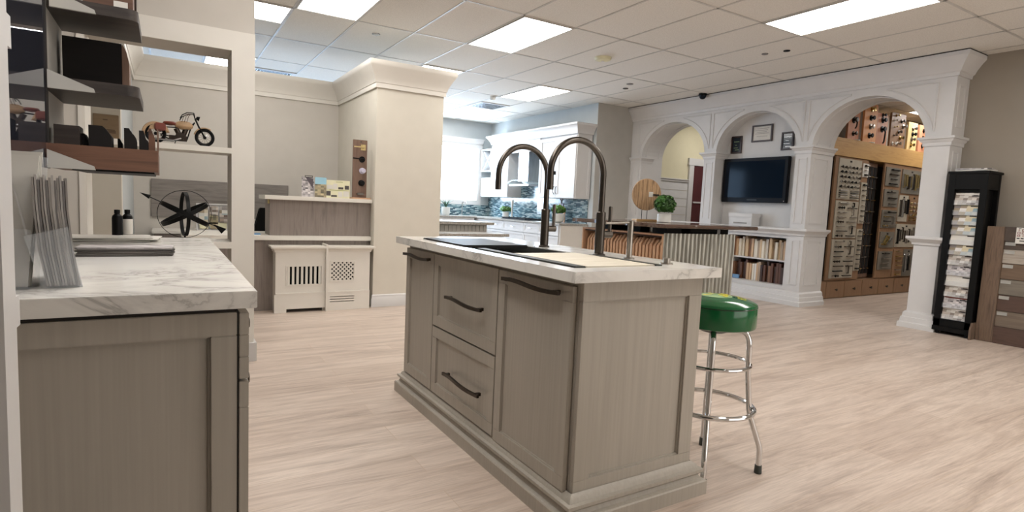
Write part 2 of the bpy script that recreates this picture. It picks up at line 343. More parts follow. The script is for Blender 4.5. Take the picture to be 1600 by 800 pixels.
MB().box(WX0, WX1, KY + .02, KY + .03, WZ0, WZ1).build('window_shade', shade_m, win)
b = MB().box(4.0, KX, KY - .012, KY, .88, WZ0 - .1).box(KX - .012, KX, 7.75, KY, .88, 1.56)
struct(b.build('wall_backsplash', mosaic_m, smooth=False))

# ---------------- arched wall ----------------
AX, AD = 7.05, .5
def arch_pts(y0, y1, zs, b, n=28):
    c = (y0 + y1) / 2; a = (y1 - y0) / 2
    return [(c + a * math.cos(math.pi * i / n), zs + b * math.sin(math.pi * i / n)) for i in range(n + 1)]   # from y1 to y0
ZS, AB = 2.05, .56
OP = [(3.03, 4.30, 0), (4.51, 5.79, 1.0), (6.0, 7.35, 1.0)]
Y0, Y1 = 2.79, 7.62
w = MB()
# spandrel pieces above spring line per arch, plus piers
edges = [Y0, 3.03, 4.30, 4.51, 5.79, 6.0, 7.35, Y1]
for (a, b_) in ((Y0, 3.03), (4.30, 4.51), (5.79, 6.0), (7.35, Y1)): w.box(AX, AX + AD, a, b_, 0, CEIL)
for (a, b_, zb) in OP:
    pts = arch_pts(a, b_, ZS, AB)
    for p, q in zip(pts, pts[1:]):
        w.prism([(p[0], p[1]), (q[0], q[1]), (q[0], CEIL), (p[0], CEIL)], 'yz', AX, AX + AD)
w.box(AX + .02, AX + AD, 5.79, 7.35, 0, 1.0)
w.box(AX + .02, AX + AD, 4.51, 4.55, 0, 1.0); w.box(AX + .02, AX + AD, 5.45, 5.79, 0, 1.0)
w.box(AX + .02, AX + AD, 4.55, 5.45, 0, .235); w.box(AX + .02, AX + AD, 4.55, 5.45, .875, 1.0)
w.box(AX + .40, AX + AD, 4.55, 5.45, .2, .9)
w.box(AX + .26, AX + AD, 4.51, 5.79, .98, 2.7)     # niche back
archw = struct(w.build('wall_arched', white_m, smooth=False))
# mouldings
m = MB()
crown = [(0, 2.70), (.02, 2.70), (.025, 2.735), (.04, 2.745), (.06, 2.79), (.10, 2.85), (.13, 2.885), (.13, CEIL - .012), (0, CEIL - .012)]
m.sweep([(AX, Y1 - .01), (AX, Y0), (XR, Y0)][::-1], [(-o, z) for o, z in crown])
struct(m.build('trim_2', white_m))
m = MB().sweep([(AX, Y1 - .01), (AX, Y0), (XR, Y0)][::-1], [(0, CEIL - .012), (-.132, CEIL - .012), (-.132, CEIL - .004), (0, CEIL - .004)])
struct(m.build('trim_3', gap_m, smooth=False))
m = MB()
def capring(y0, y1, x1=AX + AD):
    pr = [(0, 1.985), (-.014, 1.985), (-.016, 2.02), (-.034, 2.035), (-.04, 2.05), (-.055, 2.056), (-.055, 2.08), (0, 2.08)]
    if y0 == Y0: path = [(XR, y0), (AX, y0), (AX, y1), (x1, y1)]
    elif y1 == Y1: path = [(x1, y0), (AX, y0), (AX, y1 - .02)]
    else: path = [(x1, y0), (AX, y0), (AX, y1), (x1, y1)]
    m.sweep(path, [(o, z) for o, z in pr])
for a, b_ in ((Y0, 3.03), (4.30, 4.51), (5.79, 6.0), (7.35, Y1)): capring(a, b_, AX + .26 if a != 4.30 else AX + AD)
struct(m.build('trim_4', white_m))
m = MB()   # ledge at 1.0 m and wide plinths
led = [(0, .92), (-.014, .92), (-.018, .945), (-.045, .97), (-.062, .985), (-.062, 1.012), (0, 1.012)]
m.sweep([(AX + AD, 4.30), (AX, 4.30), (AX, Y1 - .02)], led)
m.sweep([(XR, Y0), (AX, Y0), (AX, 3.03), (AX + AD, 3.03)], led)
m.box(AX, AX + .27, 4.51, 5.79, .99, 1.01); m.box(AX, AX + AD, 6.0, 7.35, .99, 1.01)
struct(m.build('trim_5', white_m))
m = MB()
bas = [(0, 0), (-.06, 0), (-.06, .055), (-.05, .06), (-.045, .065), (-.04, .115), (-.03, .12), (-.025, .165), (-.012, .18), (0, .185)]
m.sweep([(AX + AD, 4.30), (AX, 4.30), (AX, Y1 - .02)], bas)
m.sweep([(XR, Y0), (AX, Y0), (AX, 3.03), (AX + AD, 3.03)], bas)
struct(m.build('baseboard_arches', white_m))
m = MB()   # applied panel mouldings
def pm(u0, u1, v0, v1, plane, face, out=-.008, w_=.014): m.frame(u0, u1, v0, v1, w_, plane, face, face + out)
pm(4.345, 4.47, 1.08, 1.93, 'yz', AX); pm(5.83, 5.96, 1.08, 1.93, 'yz', AX); pm(7.4, 7.55, 1.08, 1.93, 'yz', AX)
pm(4.345, 4.46, .27, .86, 'yz', AX)
pm(7.13, 7.44, 1.08, 1.93, 'xz', 4.30); pm(7.13, 7.44, .27, .86, 'xz', 4.30)
pm(7.11, 7.27, 5.5, 5.5, 'xz', 5.79) if False else None
pm(7.12, 7.26, 2.18, 2.62, 'xz', Y0); pm(7.12, 7.26, 1.08, 1.93, 'xz', Y0); pm(7.12, 7.26, .27, .86, 'xz', Y0)
def spandrel(ya, yb, side):   # curved triangle beads in the corner above an arch
    (c, a) = ((ya + yb) / 2, (yb - ya) / 2); A2, B2 = a + .075, AB + .06; zt = 2.655
    ye = c + side * (a + .075)
    t0, t1 = math.radians(4), math.radians(74)
    P = [(AX - .004, c + side * A2 * math.cos(t), ZS + B2 * math.sin(t)) for t in [t0 + (t1 - t0) * i / 16 for i in range(17)]]
    P = P[1:]
    m.tube(P, .008, 6)
    m.tube([(AX - .004, ye, P[0][2]), (AX - .004, ye, zt)], .008, 6)
    m.tube([(AX - .004, ye, zt), (AX - .004, P[-1][1], zt)], .008, 6)
for a, b_, _ in OP:
    for s_ in (-1, 1): spandrel(a, b_, s_)
for a, b_, _ in OP:   # bead along soffits
    for xo in (.1, .4):
        if a == 4.51 and xo == .4: continue
        m.tube([(AX + xo, p[0], p[1] - .002) for p in arch_pts(a, b_, ZS + .03, AB - .034)], .008, 6)
struct(m.build('trim_6', white_m))
m = MB().box(AX + .1, AX + .40, 4.55, 5.45, .548, .566)
sh = m.build('sample_shelf', white_m, archw, smooth=False)

# ---------------- reception alcove ----------------
AY = 5.87; BX0, BX1 = 1.88, 2.63; BY = 7.4
struct(MB().box(BX0, BX1, AY, BY + .12, 0, 2.56).build('wall_alcove_right', cream_m, smooth=False))
struct(MB().box(-.29, BX0, BY, BY + .12, 0, 2.56).build('wall_alcove_back', beige_m, smooth=False))
struct(MB().box(-.41, -.29, 5.52, BY + .12, 0, 2.56).build('wall_alcove_left', bluew_m, smooth=False))
struct(MB().box(-1.6, -.29, 5.4, 5.52, 0, 2.56).build('wall_alcove_front', cream_m, smooth=False))
acr = [(0, 2.30), (-.018, 2.30), (-.020, 2.345), (-.026, 2.35), (-.03, 2.37), (-.042, 2.40), (-.07, 2.455), (-.10, 2.505), (-.11, 2.525), (-.11, 2.56), (0, 2.56)]
struct(MB().sweep([(-.29, 5.4), (-.29, BY), (BX0, BY), (BX0, AY), (BX1, AY), (BX1, BY + .1)], [(-o, z) for o, z in acr]).build('trim_7', trim_m))
bb = [(0, 0), (.016, 0), (.016, .09), (.010, .10), (.010, .125), (0, .135)]
struct(MB().sweep([(BX0, AY + .01), (BX0, AY), (BX1, AY), (BX1, BY)], bb).build('baseboard_alcove', white_m))
# framed opening in front of it
PY = 4.2
w = MB().box(.377, .512, PY, PY + .3, 0, CEIL).box(-1.4, -.40, PY, PY + .3, 0, CEIL).box(-.4, .377, PY, PY + .3, 2.065, CEIL)
part = struct(w.build('wall_partition', beige_m, smooth=False))
w = MB().box(.375, .514, PY - .012, PY, 0, 2.19).box(-.43, -.396, PY - .012, PY + .302, 0, 2.064).box(-.43, .375, PY - .012, PY, 2.065, 2.19)
struct(w.build('trim_8', trim_m, smooth=False))
struct(MB().box(.50, .53, PY - .028, PY + .31, 0, .13).box(.37, .5, PY - .028, PY - .012, 0, .13).build('baseboard_partition', white_m, smooth=False))
struct(MB().box(-.4, .377, PY - .012, PY + .28, 1.405, 1.44).build('trim_9', trim_m, smooth=False))
struct(MB().box(-.4, .377, PY - .03, PY + .3, .78, .822).build('trim_10', trim_m, smooth=False))

# =====================================================================
#  ISLAND
# =====================================================================
isl = T('kitchen_island', 'greige shaker kitchen island with two drawers between two tall doors', 'kitchen island', (1.5, 2.36, 0))
IX0, IX1, IY0, IY1 = 1.237, 1.845, 1.53, 3.175
MB().box(IX0, IX1, IY0 + .02, IY1, .1, .70).box(IX0, IX0 + .004, IY0 + .05, IY1 - .1, .70, .897).box(IX1 - .15, IX1, IY0 + .05, IY1 - .1, .70, .897).box(IX0, IX1, IY0 + .02, IY0 + .05, .70, .897).box(IX0, IX1, IY1 - .1, IY1, .70, .897).build('body', cab_m, isl)
MB().box(IX0 + .004, IX0 + .02, IY0 + .02, IY1 - .01, .885, .8995).build('painted_shadow_line', gap_m, isl)  # dark strip paints the shadow line under the island worktop
e = MB(); shaker(e, 1.237, 1.845, .10, .897, 'xz', IY0, .02, .072, .014)
e.build('end_panel', cab_m, isl, .0015)
bp = [(0, 0), (.05, 0), (.05, .055), (.046, .06), (.030, .064), (.024, .078), (.032, .088), (.038, .092), (.038, .104), (.022, .106), (.018, .118), (.006, .128), (0, .132)]
MB().sweep([(1.231, IY0 - .002), (1.849, IY0 - .002), (1.849, IY1), (1.231, IY1)][::-1], [(o - .0 if False else -o, z) for o, z in bp], closed=True).build('base_moulding', cab_m, isl)
def sdoor(name, y0, y1, z0, z1):
    d = MB(); shaker(d, y0, y1, z0, z1, 'yz', 1.215, .02, .055, .009); return d.build(name, cab_m, isl, .0015)
def wavy(parent, yc, zc, L, mt=bronze_m, x=1.205):
    n = 20; P = []
    for i in range(n + 1):
        t = -1 + 2 * i / n; P.append((x - .018 - .004 * math.cos(t * math.pi), yc + t * L / 2, zc + .0045 * math.sin(t * math.pi)))
    hb = MB().tube(P, .0105, 4, sx=.75)
    for t in (-.86, .86): hb.box(x - .016, 1.2165, yc + t * L / 2 - .007, yc + t * L / 2 + .007, zc + .004 * (1 if t < 0 else -1) * 0 - .007, zc + .007)
    return hb.build('handle', mt, parent)
d1 = sdoor("door", 2.767, 3.165, .135, .875); wavy(d1, 2.975, .840, .36)
d2 = sdoor('drawer', 2.085, 2.760, .498, .875); wavy(d2, 2.375, .678, .38)
d3 = sdoor('drawer', 2.085, 2.760, .135, .490); wavy(d3, 2.37, .288, .38)
d4 = sdoor('door', 1.562, 2.078, .125, .875); wavy(d4, 1.812, .846, .40)
# worktop with cut-out
SX0, SX1, SY0, SY1 = 1.245, 1.66, 1.60, 3.02
WXa, WXb, WYa, WYb = 1.165, 1.905, 1.49, 3.215
w = MB()
w.box(WXa, SX0, WYa, WYb, .899, .937); w.box(SX1, WXb, WYa, WYb, .899, .937); w.box(SX0, SX1, WYa, SY0, .899, .937); w.box(SX0, SX1, SY1, WYb, .899, .937)
bmesh.ops.remove_doubles(w.bm, verts=w.bm.verts[:], dist=1e-5)
tag(w.build('island_worktop', marble_m, smooth=False), 'white veined marble worktop on the greige island, cut out around the sink', 'worktop')
sk = T('workstation_sink', 'long dark grey workstation sink set into the island worktop', 'sink', (1.45, 2.3, .75))
MB().box(SX0 + .002, SX0 + .012, SY0 + .002, SY1 - .002, .72, .9345).box(SX1 - .012, SX1 - .002, SY0 + .002, SY1 - .002, .72, .9345).box(SX0 + .002, SX1 - .002, SY0 + .002, SY0 + .012, .72, .9345).box(SX0 + .002, SX1 - .002, SY1 - .012, SY1 - .002, .72, .9345).box(SX0 + .002, SX1 - .002, SY0, SY1 - .002, .71, .72).build('basin', sinkg_m, sk)
MB().box(SX0 + .012, SX0 + .022, SY0 + .012, SY1 - .012, .885, .895).box(SX1 - .022, SX1 - .012, SY0 + .012, SY1 - .012, .885, .895).build('inner_ledge', sinkg_m, sk)
MB().lathe([(.045, .721), (.05, .724), (.0, .726)], (1.45, 2.3, 0), 20).build('drain', steel_m, sk)
tag(MB().box(SX0 + .004, SX1 - .03, 2.50, 3.01, .926, .944).build('sink_cover', sinkb_m, None, .004), 'black rectangular cover board over the far end of the sink', 'sink cover')
t = T('dish_rack', 'dark folding drying grid resting in the open middle of the sink', 'drying rack', (1.4, 2.3, .9))
MB().box(1.262, 1.30, 2.14, 2.46, .896, .906).box(1.60, 1.635, 2.14, 2.46, .896, .906).build('rail', sinkb_m, t)
rr = MB()
for k in range(9): rr.cyl((1.28, 2.17 + k * .032, .905), (1.62, 2.17 + k * .032, .905), .004, 6)
rr.build('rod', sinkb_m, t)
t = T('cutting_board', 'pale maple slatted cutting board across the near end of the sink', 'cutting board', (1.45, 1.85, .93))
cbm = MB()
for k in range(14): cbm.box(1.31, 1.648, 1.607 + k * .037, 1.607 + k * .037 + .033, .926, .941)
cbm.box(1.32, 1.64, 1.61, 2.12, .922, .93); cbm.build('slats', maple_m, t)
MB().box(1.262, 1.31, 1.615, 2.38, .925, .9405).build('edge_rail', sinkg_m, t, .002); MB().box(1.650, 1.684, 1.60, 2.02, .9372, .9425).build('edge_rail', sinkg_m, t, .001)
# taps
def faucet(y, label, extra):
    x = 1.72; f = T('faucet', label, 'faucet', (x, y, .937), 0)
    MB().lathe([(.029, .937), (.029, .943), (.022, .947), (.022, 1.135), (.020, 1.138), (.013, 1.138)], (x, y, 0), 28).build('body', pewter_m, f)
    R = .148; cz = 1.465 - .014 - R; P = [(x, y, 1.13), (x, y, 1.2), (x, y, cz)]
    P += [(x - R + R * math.cos(a), y, cz + R * math.sin(a)) for a in [math.pi * i / 24 for i in range(1, 25)]]
    P += [(x - 2 * R, y, cz - .04), (x - 2 * R, y, 1.225)]
    MB().tube(P, [.0145] * (len(P) - 2) + [.0155, .0155], 18).build('spout', pewter_m, f)
    MB().cyl((x, y, 1.035), (x + .062, y - .006, 1.035), .0165, 20).build('valve', pewter_m, f)
    MB().box(x + .044, x + .058, y - .014, y + .002, 1.045, 1.165).build('lever', pewter_m, f, .003)
    if extra: MB().box(x - 2 * R + .012, x - 2 * R + .022, y - .008, y + .008, 1.29, 1.305).build('spray_button', black_m, f)
    return f
faucet(2.483, 'pewter gooseneck faucet on the island farther from the stool', False)
faucet(2.033, 'pewter gooseneck faucet on the island nearer the soap dispenser', True)
f = T('water_dispenser', 'slim nickel cold water tap with straight horizontal spout beside the faucets', 'tap', (1.745, 1.858, .937))
MB().lathe([(.024, .937), (.024, .943), (.0125, .945), (.0125, 1.105), (0, 1.107)], (1.745, 1.858, 0), 24).build('post', nickel_m, f)
MB().cyl((1.752, 1.858, 1.098), (1.60, 1.858, 1.092), .0048, 12).build('spout', nickel_m, f)
f = T('air_switch', 'small round nickel push button on the island worktop', 'button', (1.765, 1.655, .937))
MB().lathe([(.026, .937), (.026, .942), (.0, .942)], (1.765, 1.655, 0), 24).build('flange', nickel_m, f)
MB().lathe([(.0145, .942), (.0145, .962), (0, .963)], (1.765, 1.655, 0), 24).build('button', nickel_m, f)

# ---------------- stool ----------------
cx, cy = 2.107, 1.67
st = T('bar_stool', 'backless chrome bar stool with round green vinyl seat by the island', 'bar stool', (cx, cy, 0))
MB().lathe([(.0, .655), (.165, .655), (.175, .660), (.178, .668), (.178, .744), (.176, .752)], (cx, cy, 0), 64).build('seat_band', green_m, st)
pr = [(.1765, .751), (.178, .756), (.174, .764), (.15, .775), (.11, .784), (.06, .789), (0, .791)]
seat = MB().lathe(pr, (cx, cy, 0), 64).build('seat', green_m, st)
MB().ring((cx, cy, .7515), .177, .0022, 64, 6).build('seat_piping', plain('dark_green_piping', (8, 52, 30), .2), st)
def dome(r): 
    for (a, za), (b_, zb) in zip(pr[1:], pr[2:]):
        if b_ <= r <= a: return za + (zb - za) * (a - r) / (a - b_)
    return .756
lg = MB()
def patch(r0, r1, a0, a1):
    n = 3; V = [[lg.bm.verts.new((cx + (r0 + (r1 - r0) * j) * math.cos(a), cy + (r0 + (r1 - r0) * j) * math.sin(a), dome(r0 + (r1 - r0) * j) + .0012)) for j in (0, 1)] for a in [a0 + (a1 - a0) * i / n for i in range(n + 1)]]
    for A, B in zip(V, V[1:]): lg.bm.faces.new((A[0], B[0], B[1], A[1]))
random.seed(3)
for k in range(14):
    a = math.radians(-66 + k * 13)
    if k == 5: continue
    patch(.092, .128, a, a + math.radians(2.6)); patch(.092, .098, a, a + math.radians(7.5)) if k % 3 else patch(.106, .112, a, a + math.radians(7.5))
    if k % 2: patch(.122, .128, a, a + math.radians(7.5))
    if k % 3 == 0: patch(.092, .128, a + math.radians(6), a + math.radians(8.4))
lg.build('yellow_lettering', yel_m, seat)
lg = MB(); patch(.0, .075, -.3, .3) if False else None
lg.lathe([(.070, dome(.07) + .0008), (.04, dome(.04) + .0010), (0, dome(0) + .0012)], (cx, cy, 0), 24); lg.build('centre_disc', palegr_m, seat)
lg = MB()
for (r0, r1, a0, a1) in ((.01, .05, -.35, .1), (.045, .066, -.6, .3), (.012, .055, 1.2, 1.5), (.02, .062, 2.6, 2.95), (.01, .06, -1.7, -1.3), (.03, .05, -1.2, -.8)): 
    n = 3; V = [[lg.bm.verts.new((cx + r * math.cos(a), cy + r * math.sin(a), dome(r) + .003)) for r in (r0, r1)] for a in [a0 + (a1 - a0) * i / n for i in range(n + 1)]]
    for A, B in zip(V, V[1:]): lg.bm.faces.new((A[0], B[0], B[1], A[1]))
lg.build('centre_emblem', yel_m, seat)
MB().lathe([(.05, .625), (.09, .64), (.12, .655), (.0, .655)], (cx, cy, 0), 32).build('swivel_plate', black_m, st)
MB().ring((cx, cy, .49), .166, .0085, 56, 10).build('upper_ring', chrome_m, st)
MB().ring((cx, cy, .29), .197, .0105, 56, 10).build('foot_ring', chrome_m, st)
for k, a in enumerate((math.atan2(-.162, -.196), math.atan2(-.184, .172), math.atan2(.169, .196), math.atan2(.18, -.17))):
    u = Vector((math.cos(a), math.sin(a), 0)); c = Vector((cx, cy, 0))
    L = []
    for r, z in ((.03, .642), (.09, .642), (.125, .638), (.145, .622), (.154, .598), (.157, .56), (.160, .45), (.172, .33), (.176, .29), (.182, .262), (.222, .15), (.231, .125), (.235, .105), (.235, .035)):
        L.append(c + u * r + Vector((0, 0, z)))
    lgo = MB().tube(L, .0125, 14).build('leg', chrome_m, st)
    MB().lathe([(.0155, 0.0005), (.0165, .003), (.015, .038), (.0, .038)], c + u * .235, 16).build('rubber_foot', rubber_m, lgo)

# =====================================================================
#  LEFT CABINET
# =====================================================================
lc = T('base_cabinet', 'greige shaker base cabinet in the left foreground seen from its end', 'cabinet', (-.3, 2.15, 0))
e = MB(); shaker(e, -.62, .134, .02, .887, 'xz', 1.37, .02, .052, .014); e.build('end_panel', cab_m, lc, .0015)
MB().box(-.62, .134, 1.39, 2.93, .0, .897).build('body', cab_m, lc)
MB().box(-.61, .133, 1.376, 1.3895, .8875, .8985).box(.1335, .137, 1.372, 2.9, .1, .89).build('painted_shadow_line', gap_m, lc)  # dark strips paint the shade below the worktop and behind the fronts
for k in range(3):
    y0 = 1.368 + k * .52
    for z0, z1 in ((.735, .885), (.10, .729)):
        dd = MB(); shaker(dd, y0, y0 + .513, z0, z1, 'yz', .158, -.02, .05 if z0 > .5 else .06, .009)
        do = dd.build('drawer' if z0 > .5 else 'door', cab_m, lc, .0015)
        MB().lathe([(.006, 0), (.006, .016), (.015, .022), (.014, .03), (0, .032)], (.158, y0 + .256, (z0 + z1) / 2 if z0 > .5 else .66), 16, (1, 0, 0)).build('knob', bronze_m, do)
tag(MB().box(-.64, .172, 1.345, 2.96, .899, .937).build('counter_worktop', marble_m, None, .0015), 'white marble worktop on the cabinet in the left foreground', 'worktop')
# near white bookcase upright
bc = T('open_bookcase', 'white open bookcase whose front edge fills the left picture border', 'bookcase', (-.35, .78, 0))
BXR = -.150
MB().box(BXR - .012, BXR, .80, .83, 0, 2.4).box(BXR - .035, BXR, .83, .86, 0, 2.4).build('side_panel', white_m, bc)
for z in (.35, .94, 1.34, 1.75): MB().sweep([(-.7, .84), (BXR - .036, .84)], [(0, z), (.008, z + .004), (.012, z + .02), (.016, z + .03), (.016, z + .045), (-.25, z + .045), (-.25, z)]).build('shelf', white_m, bc)

# ---------------- sample shelf unit ----------------
su = T('moulding_display', 'wall hung moulding display with smoked glass side and three dark shelves', 'display shelf', (-.33, 2.5, 1.2))
MB().box(-.335, -.318, 2.285, 2.70, 1.21, CEIL - .002).build('side_panel', greyw_m, su)
MB().box(-.322, -.310, 1.60, 2.285, 1.20, CEIL - .002).build('smoked_glass_panel', darkgl_m, su)
MB().box(-.318, -.306, 2.275, 2.287, 1.20, CEIL - .002).build('front_post', gap_m, su)
def shelf(z0, th, xr, y0, y1, mt, rnd):
    r = rnd; pts = [(-.318, y1), (-.318, y0)]
    pts += [(xr - r + r * math.sin(a), y0 + r - r * math.cos(a)) for a in [math.pi / 2 * i / 8 for i in range(9)]] + [(xr, y1)]
    return MB().prism(pts, 'xy', z0, z0 + th).build('shelf', mt, su)
shelf(1.711, .035, -.073, 2.36, 2.70, darkwal_m, .03); shelf(1.450, .035, -.07, 2.29, 2.70, darkwal_m, .035); shelf(1.205, .072, -.018, 2.25, 2.70, walnut_m, .003)
MB().box(-.25, -.03, 2.27, 2.68, 1.199, 1.2055).build('dark_underside', black_m, su)  # black strip drawn as the dark underside of the bottom shelf
for z, L in ((1.711, .115), (1.450, .115), (1.205, .115)):
    MB().prism([(-.306, z + .052), (-.29, z + .046), (-.306 + L, z + .008), (-.306 + L + .004, z - .004), (-.306, z - .004)], 'xz', (2.355 if z > 1.6 else 2.283 if z > 1.3 else 2.243) - .012, (2.355 if z > 1.6 else 2.283 if z > 1.3 else 2.243)).build('gusset', greyw_m, su)
MB().box(-.105, -.085, 2.60, 2.66, 1.7465, CEIL - .002).build('hanging_rod', bronze_m, su)
# samples standing on the shelves
def mould(x0, x1, y0, y1, z0, h, mt, label, kind, grp='moulding samples on the shelves'):
    pts = {'block': [(0, 0), (1, 0), (1, 1), (0, 1)], 'chamfer': [(0, 0), (1, 0), (1, .55), (.72, .9), (.6, 1), (0, 1)],
           'ogee': [(0, 0), (1, 0), (1, .45), (.93, .62), (.8, .72), (.66, .78), (.6, .86), (.5, .9), (.42, 1), (0, 1)],
           'bullnose': [(0, 0), (1, 0), (1, .75), (.97, .86), (.88, .95), (.75, 1), (0, 1)], 'cove': [(0, 0), (1, 0), (1, .5), (.8, .58), (.66, .72), (.6, .88), (.5, 1), (0, 1)]}[kind]
    o = MB().prism([(x0 + (x1 - x0) * u, z0 + h * v) for u, v in pts], 'xz', y0, y1).build('moulding_sample', mt, None)
    tag(o, label, 'moulding sample', grp); return o
z3 = 1.2775
mould(-.300, -.234, 2.32, 2.42, z3, .064, darkwal_m, 'dark brown square moulding block nearest the glass on the bottom shelf', 'block')
mould(-.232, -.218, 2.36, 2.45, z3, .045, blackw_m, 'low black block between the brown block and the wide black block', 'ogee')
mould(-.212, -.150, 2.33, 2.42, z3, .072, blackw_m, 'wide black chamfered moulding block on the bottom shelf', 'chamfer')
mould(-.138, -.124, 2.40, 2.46, z3, .040, blackw_m, 'tiny black block in front of the brown plaque', 'ogee')
mould(-.116, -.082, 2.33, 2.42, z3, .072, blackw_m, 'tall narrow black moulding block before the plaque', 'ogee')
mould(-.074, -.048, 2.33, 2.42, z3, .068, blackw_m, 'black ogee moulding block right of the plaque edge', 'cove')
mould(-.0465, -.028, 2.33, 2.42, z3, .078, walnut_m, 'walnut wavy moulding offcut second from shelf end', 'ogee')
mould(-.024, -.0185, 2.50, 2.60, z3, .092, walnutz_m, 'tan upright moulding offcut at the shelf end below the motorcycle', 'bullnose')
o = MB().box(-.302, -.132, 2.56, 2.66, 1.4865, 1.668).build('moulding_sample', blackw_m); tag(o, 'large black moulding block standing on the middle shelf', 'moulding sample', 'moulding samples on the shelves')
o = MB().prism([(0 - .130, 1.4865), (-.108, 1.4865), (-.108, 1.60), (-.116, 1.64), (-.124, 1.66), (-.130, 1.668)], 'xz', 2.56, 2.66).build('moulding_sample', walnutz_m); tag(o, 'thin grey brown moulding slice against the large black block', 'moulding sample', 'moulding samples on the shelves')
o = MB().box(-.23, -.09, 2.44, 2.56, 1.7465, 1.86).build('moulding_sample', walnut_m); tag(o, 'reddish brown moulding block with a white sticker on top shelf', 'moulding sample', 'moulding samples on the shelves')
MB().box(-.145, -.105, 2.4385, 2.44, 1.765, 1.785).build('sticker', paper_m, o)

# ---------------- things on the left worktop ----------------
def magazine_holder(label, x, y, rz, n, big):
    t = T('brochure_holder', label, 'brochure holder', (x, y, .937), rz)
    wv, h, d = .115 if not big else .22, .09 if not big else .12, .055
    tilt = .035
    MB().prism([(-.05, 0), (.035, 0), (.005, h), (.002, h), (.03, .003), (-.05, .003)], 'yz', -wv / 2, -wv / 2 + .0025).build('side', acryl_m, t, world=False)
    MB().prism([(-.05, 0), (.035, 0), (.005, h), (.002, h), (.03, .003), (-.05, .003)], 'yz', wv / 2 - .0025, wv / 2).build('side', acryl_m, t, world=False)
    MB().prism([(-.052, 0), (-.049, 0), (-.074, h), (-.077, h)], 'yz', -wv / 2, wv / 2).build('front', acryl_m, t, world=False)
    MB().prism([(.033, 0), (.036, 0), (-.01, h * 2.2), (-.013, h * 2.2)], 'yz', -wv / 2, wv / 2).build('back', acryl_m, t, world=False)
    MB().box(-wv / 2, wv / 2, -.05, .035, 0, .003).build('base', acryl_m, t, world=False)
    return t

t = T('brochure_holder', 'clear acrylic holder packed with upright grey magazines on the left worktop', 'brochure holder', (-.18, 1.56, .937))
hy0, hy1 = 1.475, 1.66; HR = (-.18, 1.475, math.radians(7.5))
MB().prism([(-.152, .938), (-.149, .938), (-.172, 1.065), (-.175, 1.065)], 'xz', hy0, hy1).rot(*HR).build('front_plate', acryl_m, t)
MB().prism([(-.215, .938), (-.149, .938), (-.172, 1.065), (-.242, 1.045)], 'xz', hy0 - .003, hy0).rot(*HR).build('side_plate', acryl_m, t)
MB().prism([(-.215, .938), (-.149, .938), (-.172, 1.065), (-.242, 1.045)], 'xz', hy1, hy1 + .003).rot(*HR).build('side_plate', acryl_m, t)
MB().prism([(-.218, .938), (-.215, .938), (-.262, 1.19), (-.265, 1.19)], 'xz', hy0, hy1).rot(*HR).build('back_plate', acryl_m, t)
MB().box(-.27, -.149, hy0, hy1, .9375, .9405).rot(*HR).build('base_plate', acryl_m, t)
plain('magazine_page_light', (176, 172, 168), .5, var=.15); plain('magazine_page_mid', (120, 117, 116), .45, var=.25)
n = 13
for k in range(n):
    f = k / (n - 1); xb = -.208 + .052 * f; xt = -.228 + .053 * f; h = .222 + .006 * math.sin(k * 2.1)
    c = .010 * math.sin(f * 2)
    L = [(xb, .9415), (xb - .012 + c * .2, .9415 + h * .33), ((xb + xt) / 2 - .008, .9415 + h * .7), (xt, .9415 + h)]
    pts = L + [(x + .0035, z) for x, z in reversed(L)]
    o = MB().prism(pts, 'xz', hy0 + .004, hy1 - .006).rot(*HR).build('magazine', (paperg_m, MATS['magazine_page_light'], MATS['magazine_page_mid'])[k % 3])
    tag(o, 'glossy grey magazine packed upright inside the acrylic holder on left worktop', 'magazine', 'magazines in the acrylic holder')
t = T('brochure_holder', 'clear acrylic easel holder with sketched leaflets at the left picture edge', 'brochure holder', (-.292, 1.505, .937), math.radians(-12))
MB().prism([(.02, 0), (.024, 0), (.085, .27), (.081, .27)], 'yz', -.09, .062).build('back_plate', acryl_m, t, world=False)
MB().prism([(-.03, 0), (-.026, 0), (-.004, .12), (-.008, .12)], 'yz', -.09, .062).build('front_plate', acryl_m, t, world=False)
MB().box(-.09, .062, -.03, .08, 0, .003).build('base_plate', acryl_m, t, world=False)
for k in range(3):
    o = MB().prism([(-.012 + .008 * k, .004), (-.010 + .008 * k, .004), (.060 + .008 * k, .272 + .004 * k), (.058 + .008 * k, .272 + .004 * k)], 'yz', -.085, .056).build('leaflet', photow_m if k == 0 else paper_m)
    o.location = (-.292, 1.505, .937); o.rotation_euler = (0, 0, math.radians(-12))
    tag(o, 'leaflet with pale pencil sketch leaning in the acrylic easel holder at left edge' if k == 0 else 'plain white leaflet tucked behind the sketched leaflet at left edge', 'leaflet', 'leaflets in the easel holder')
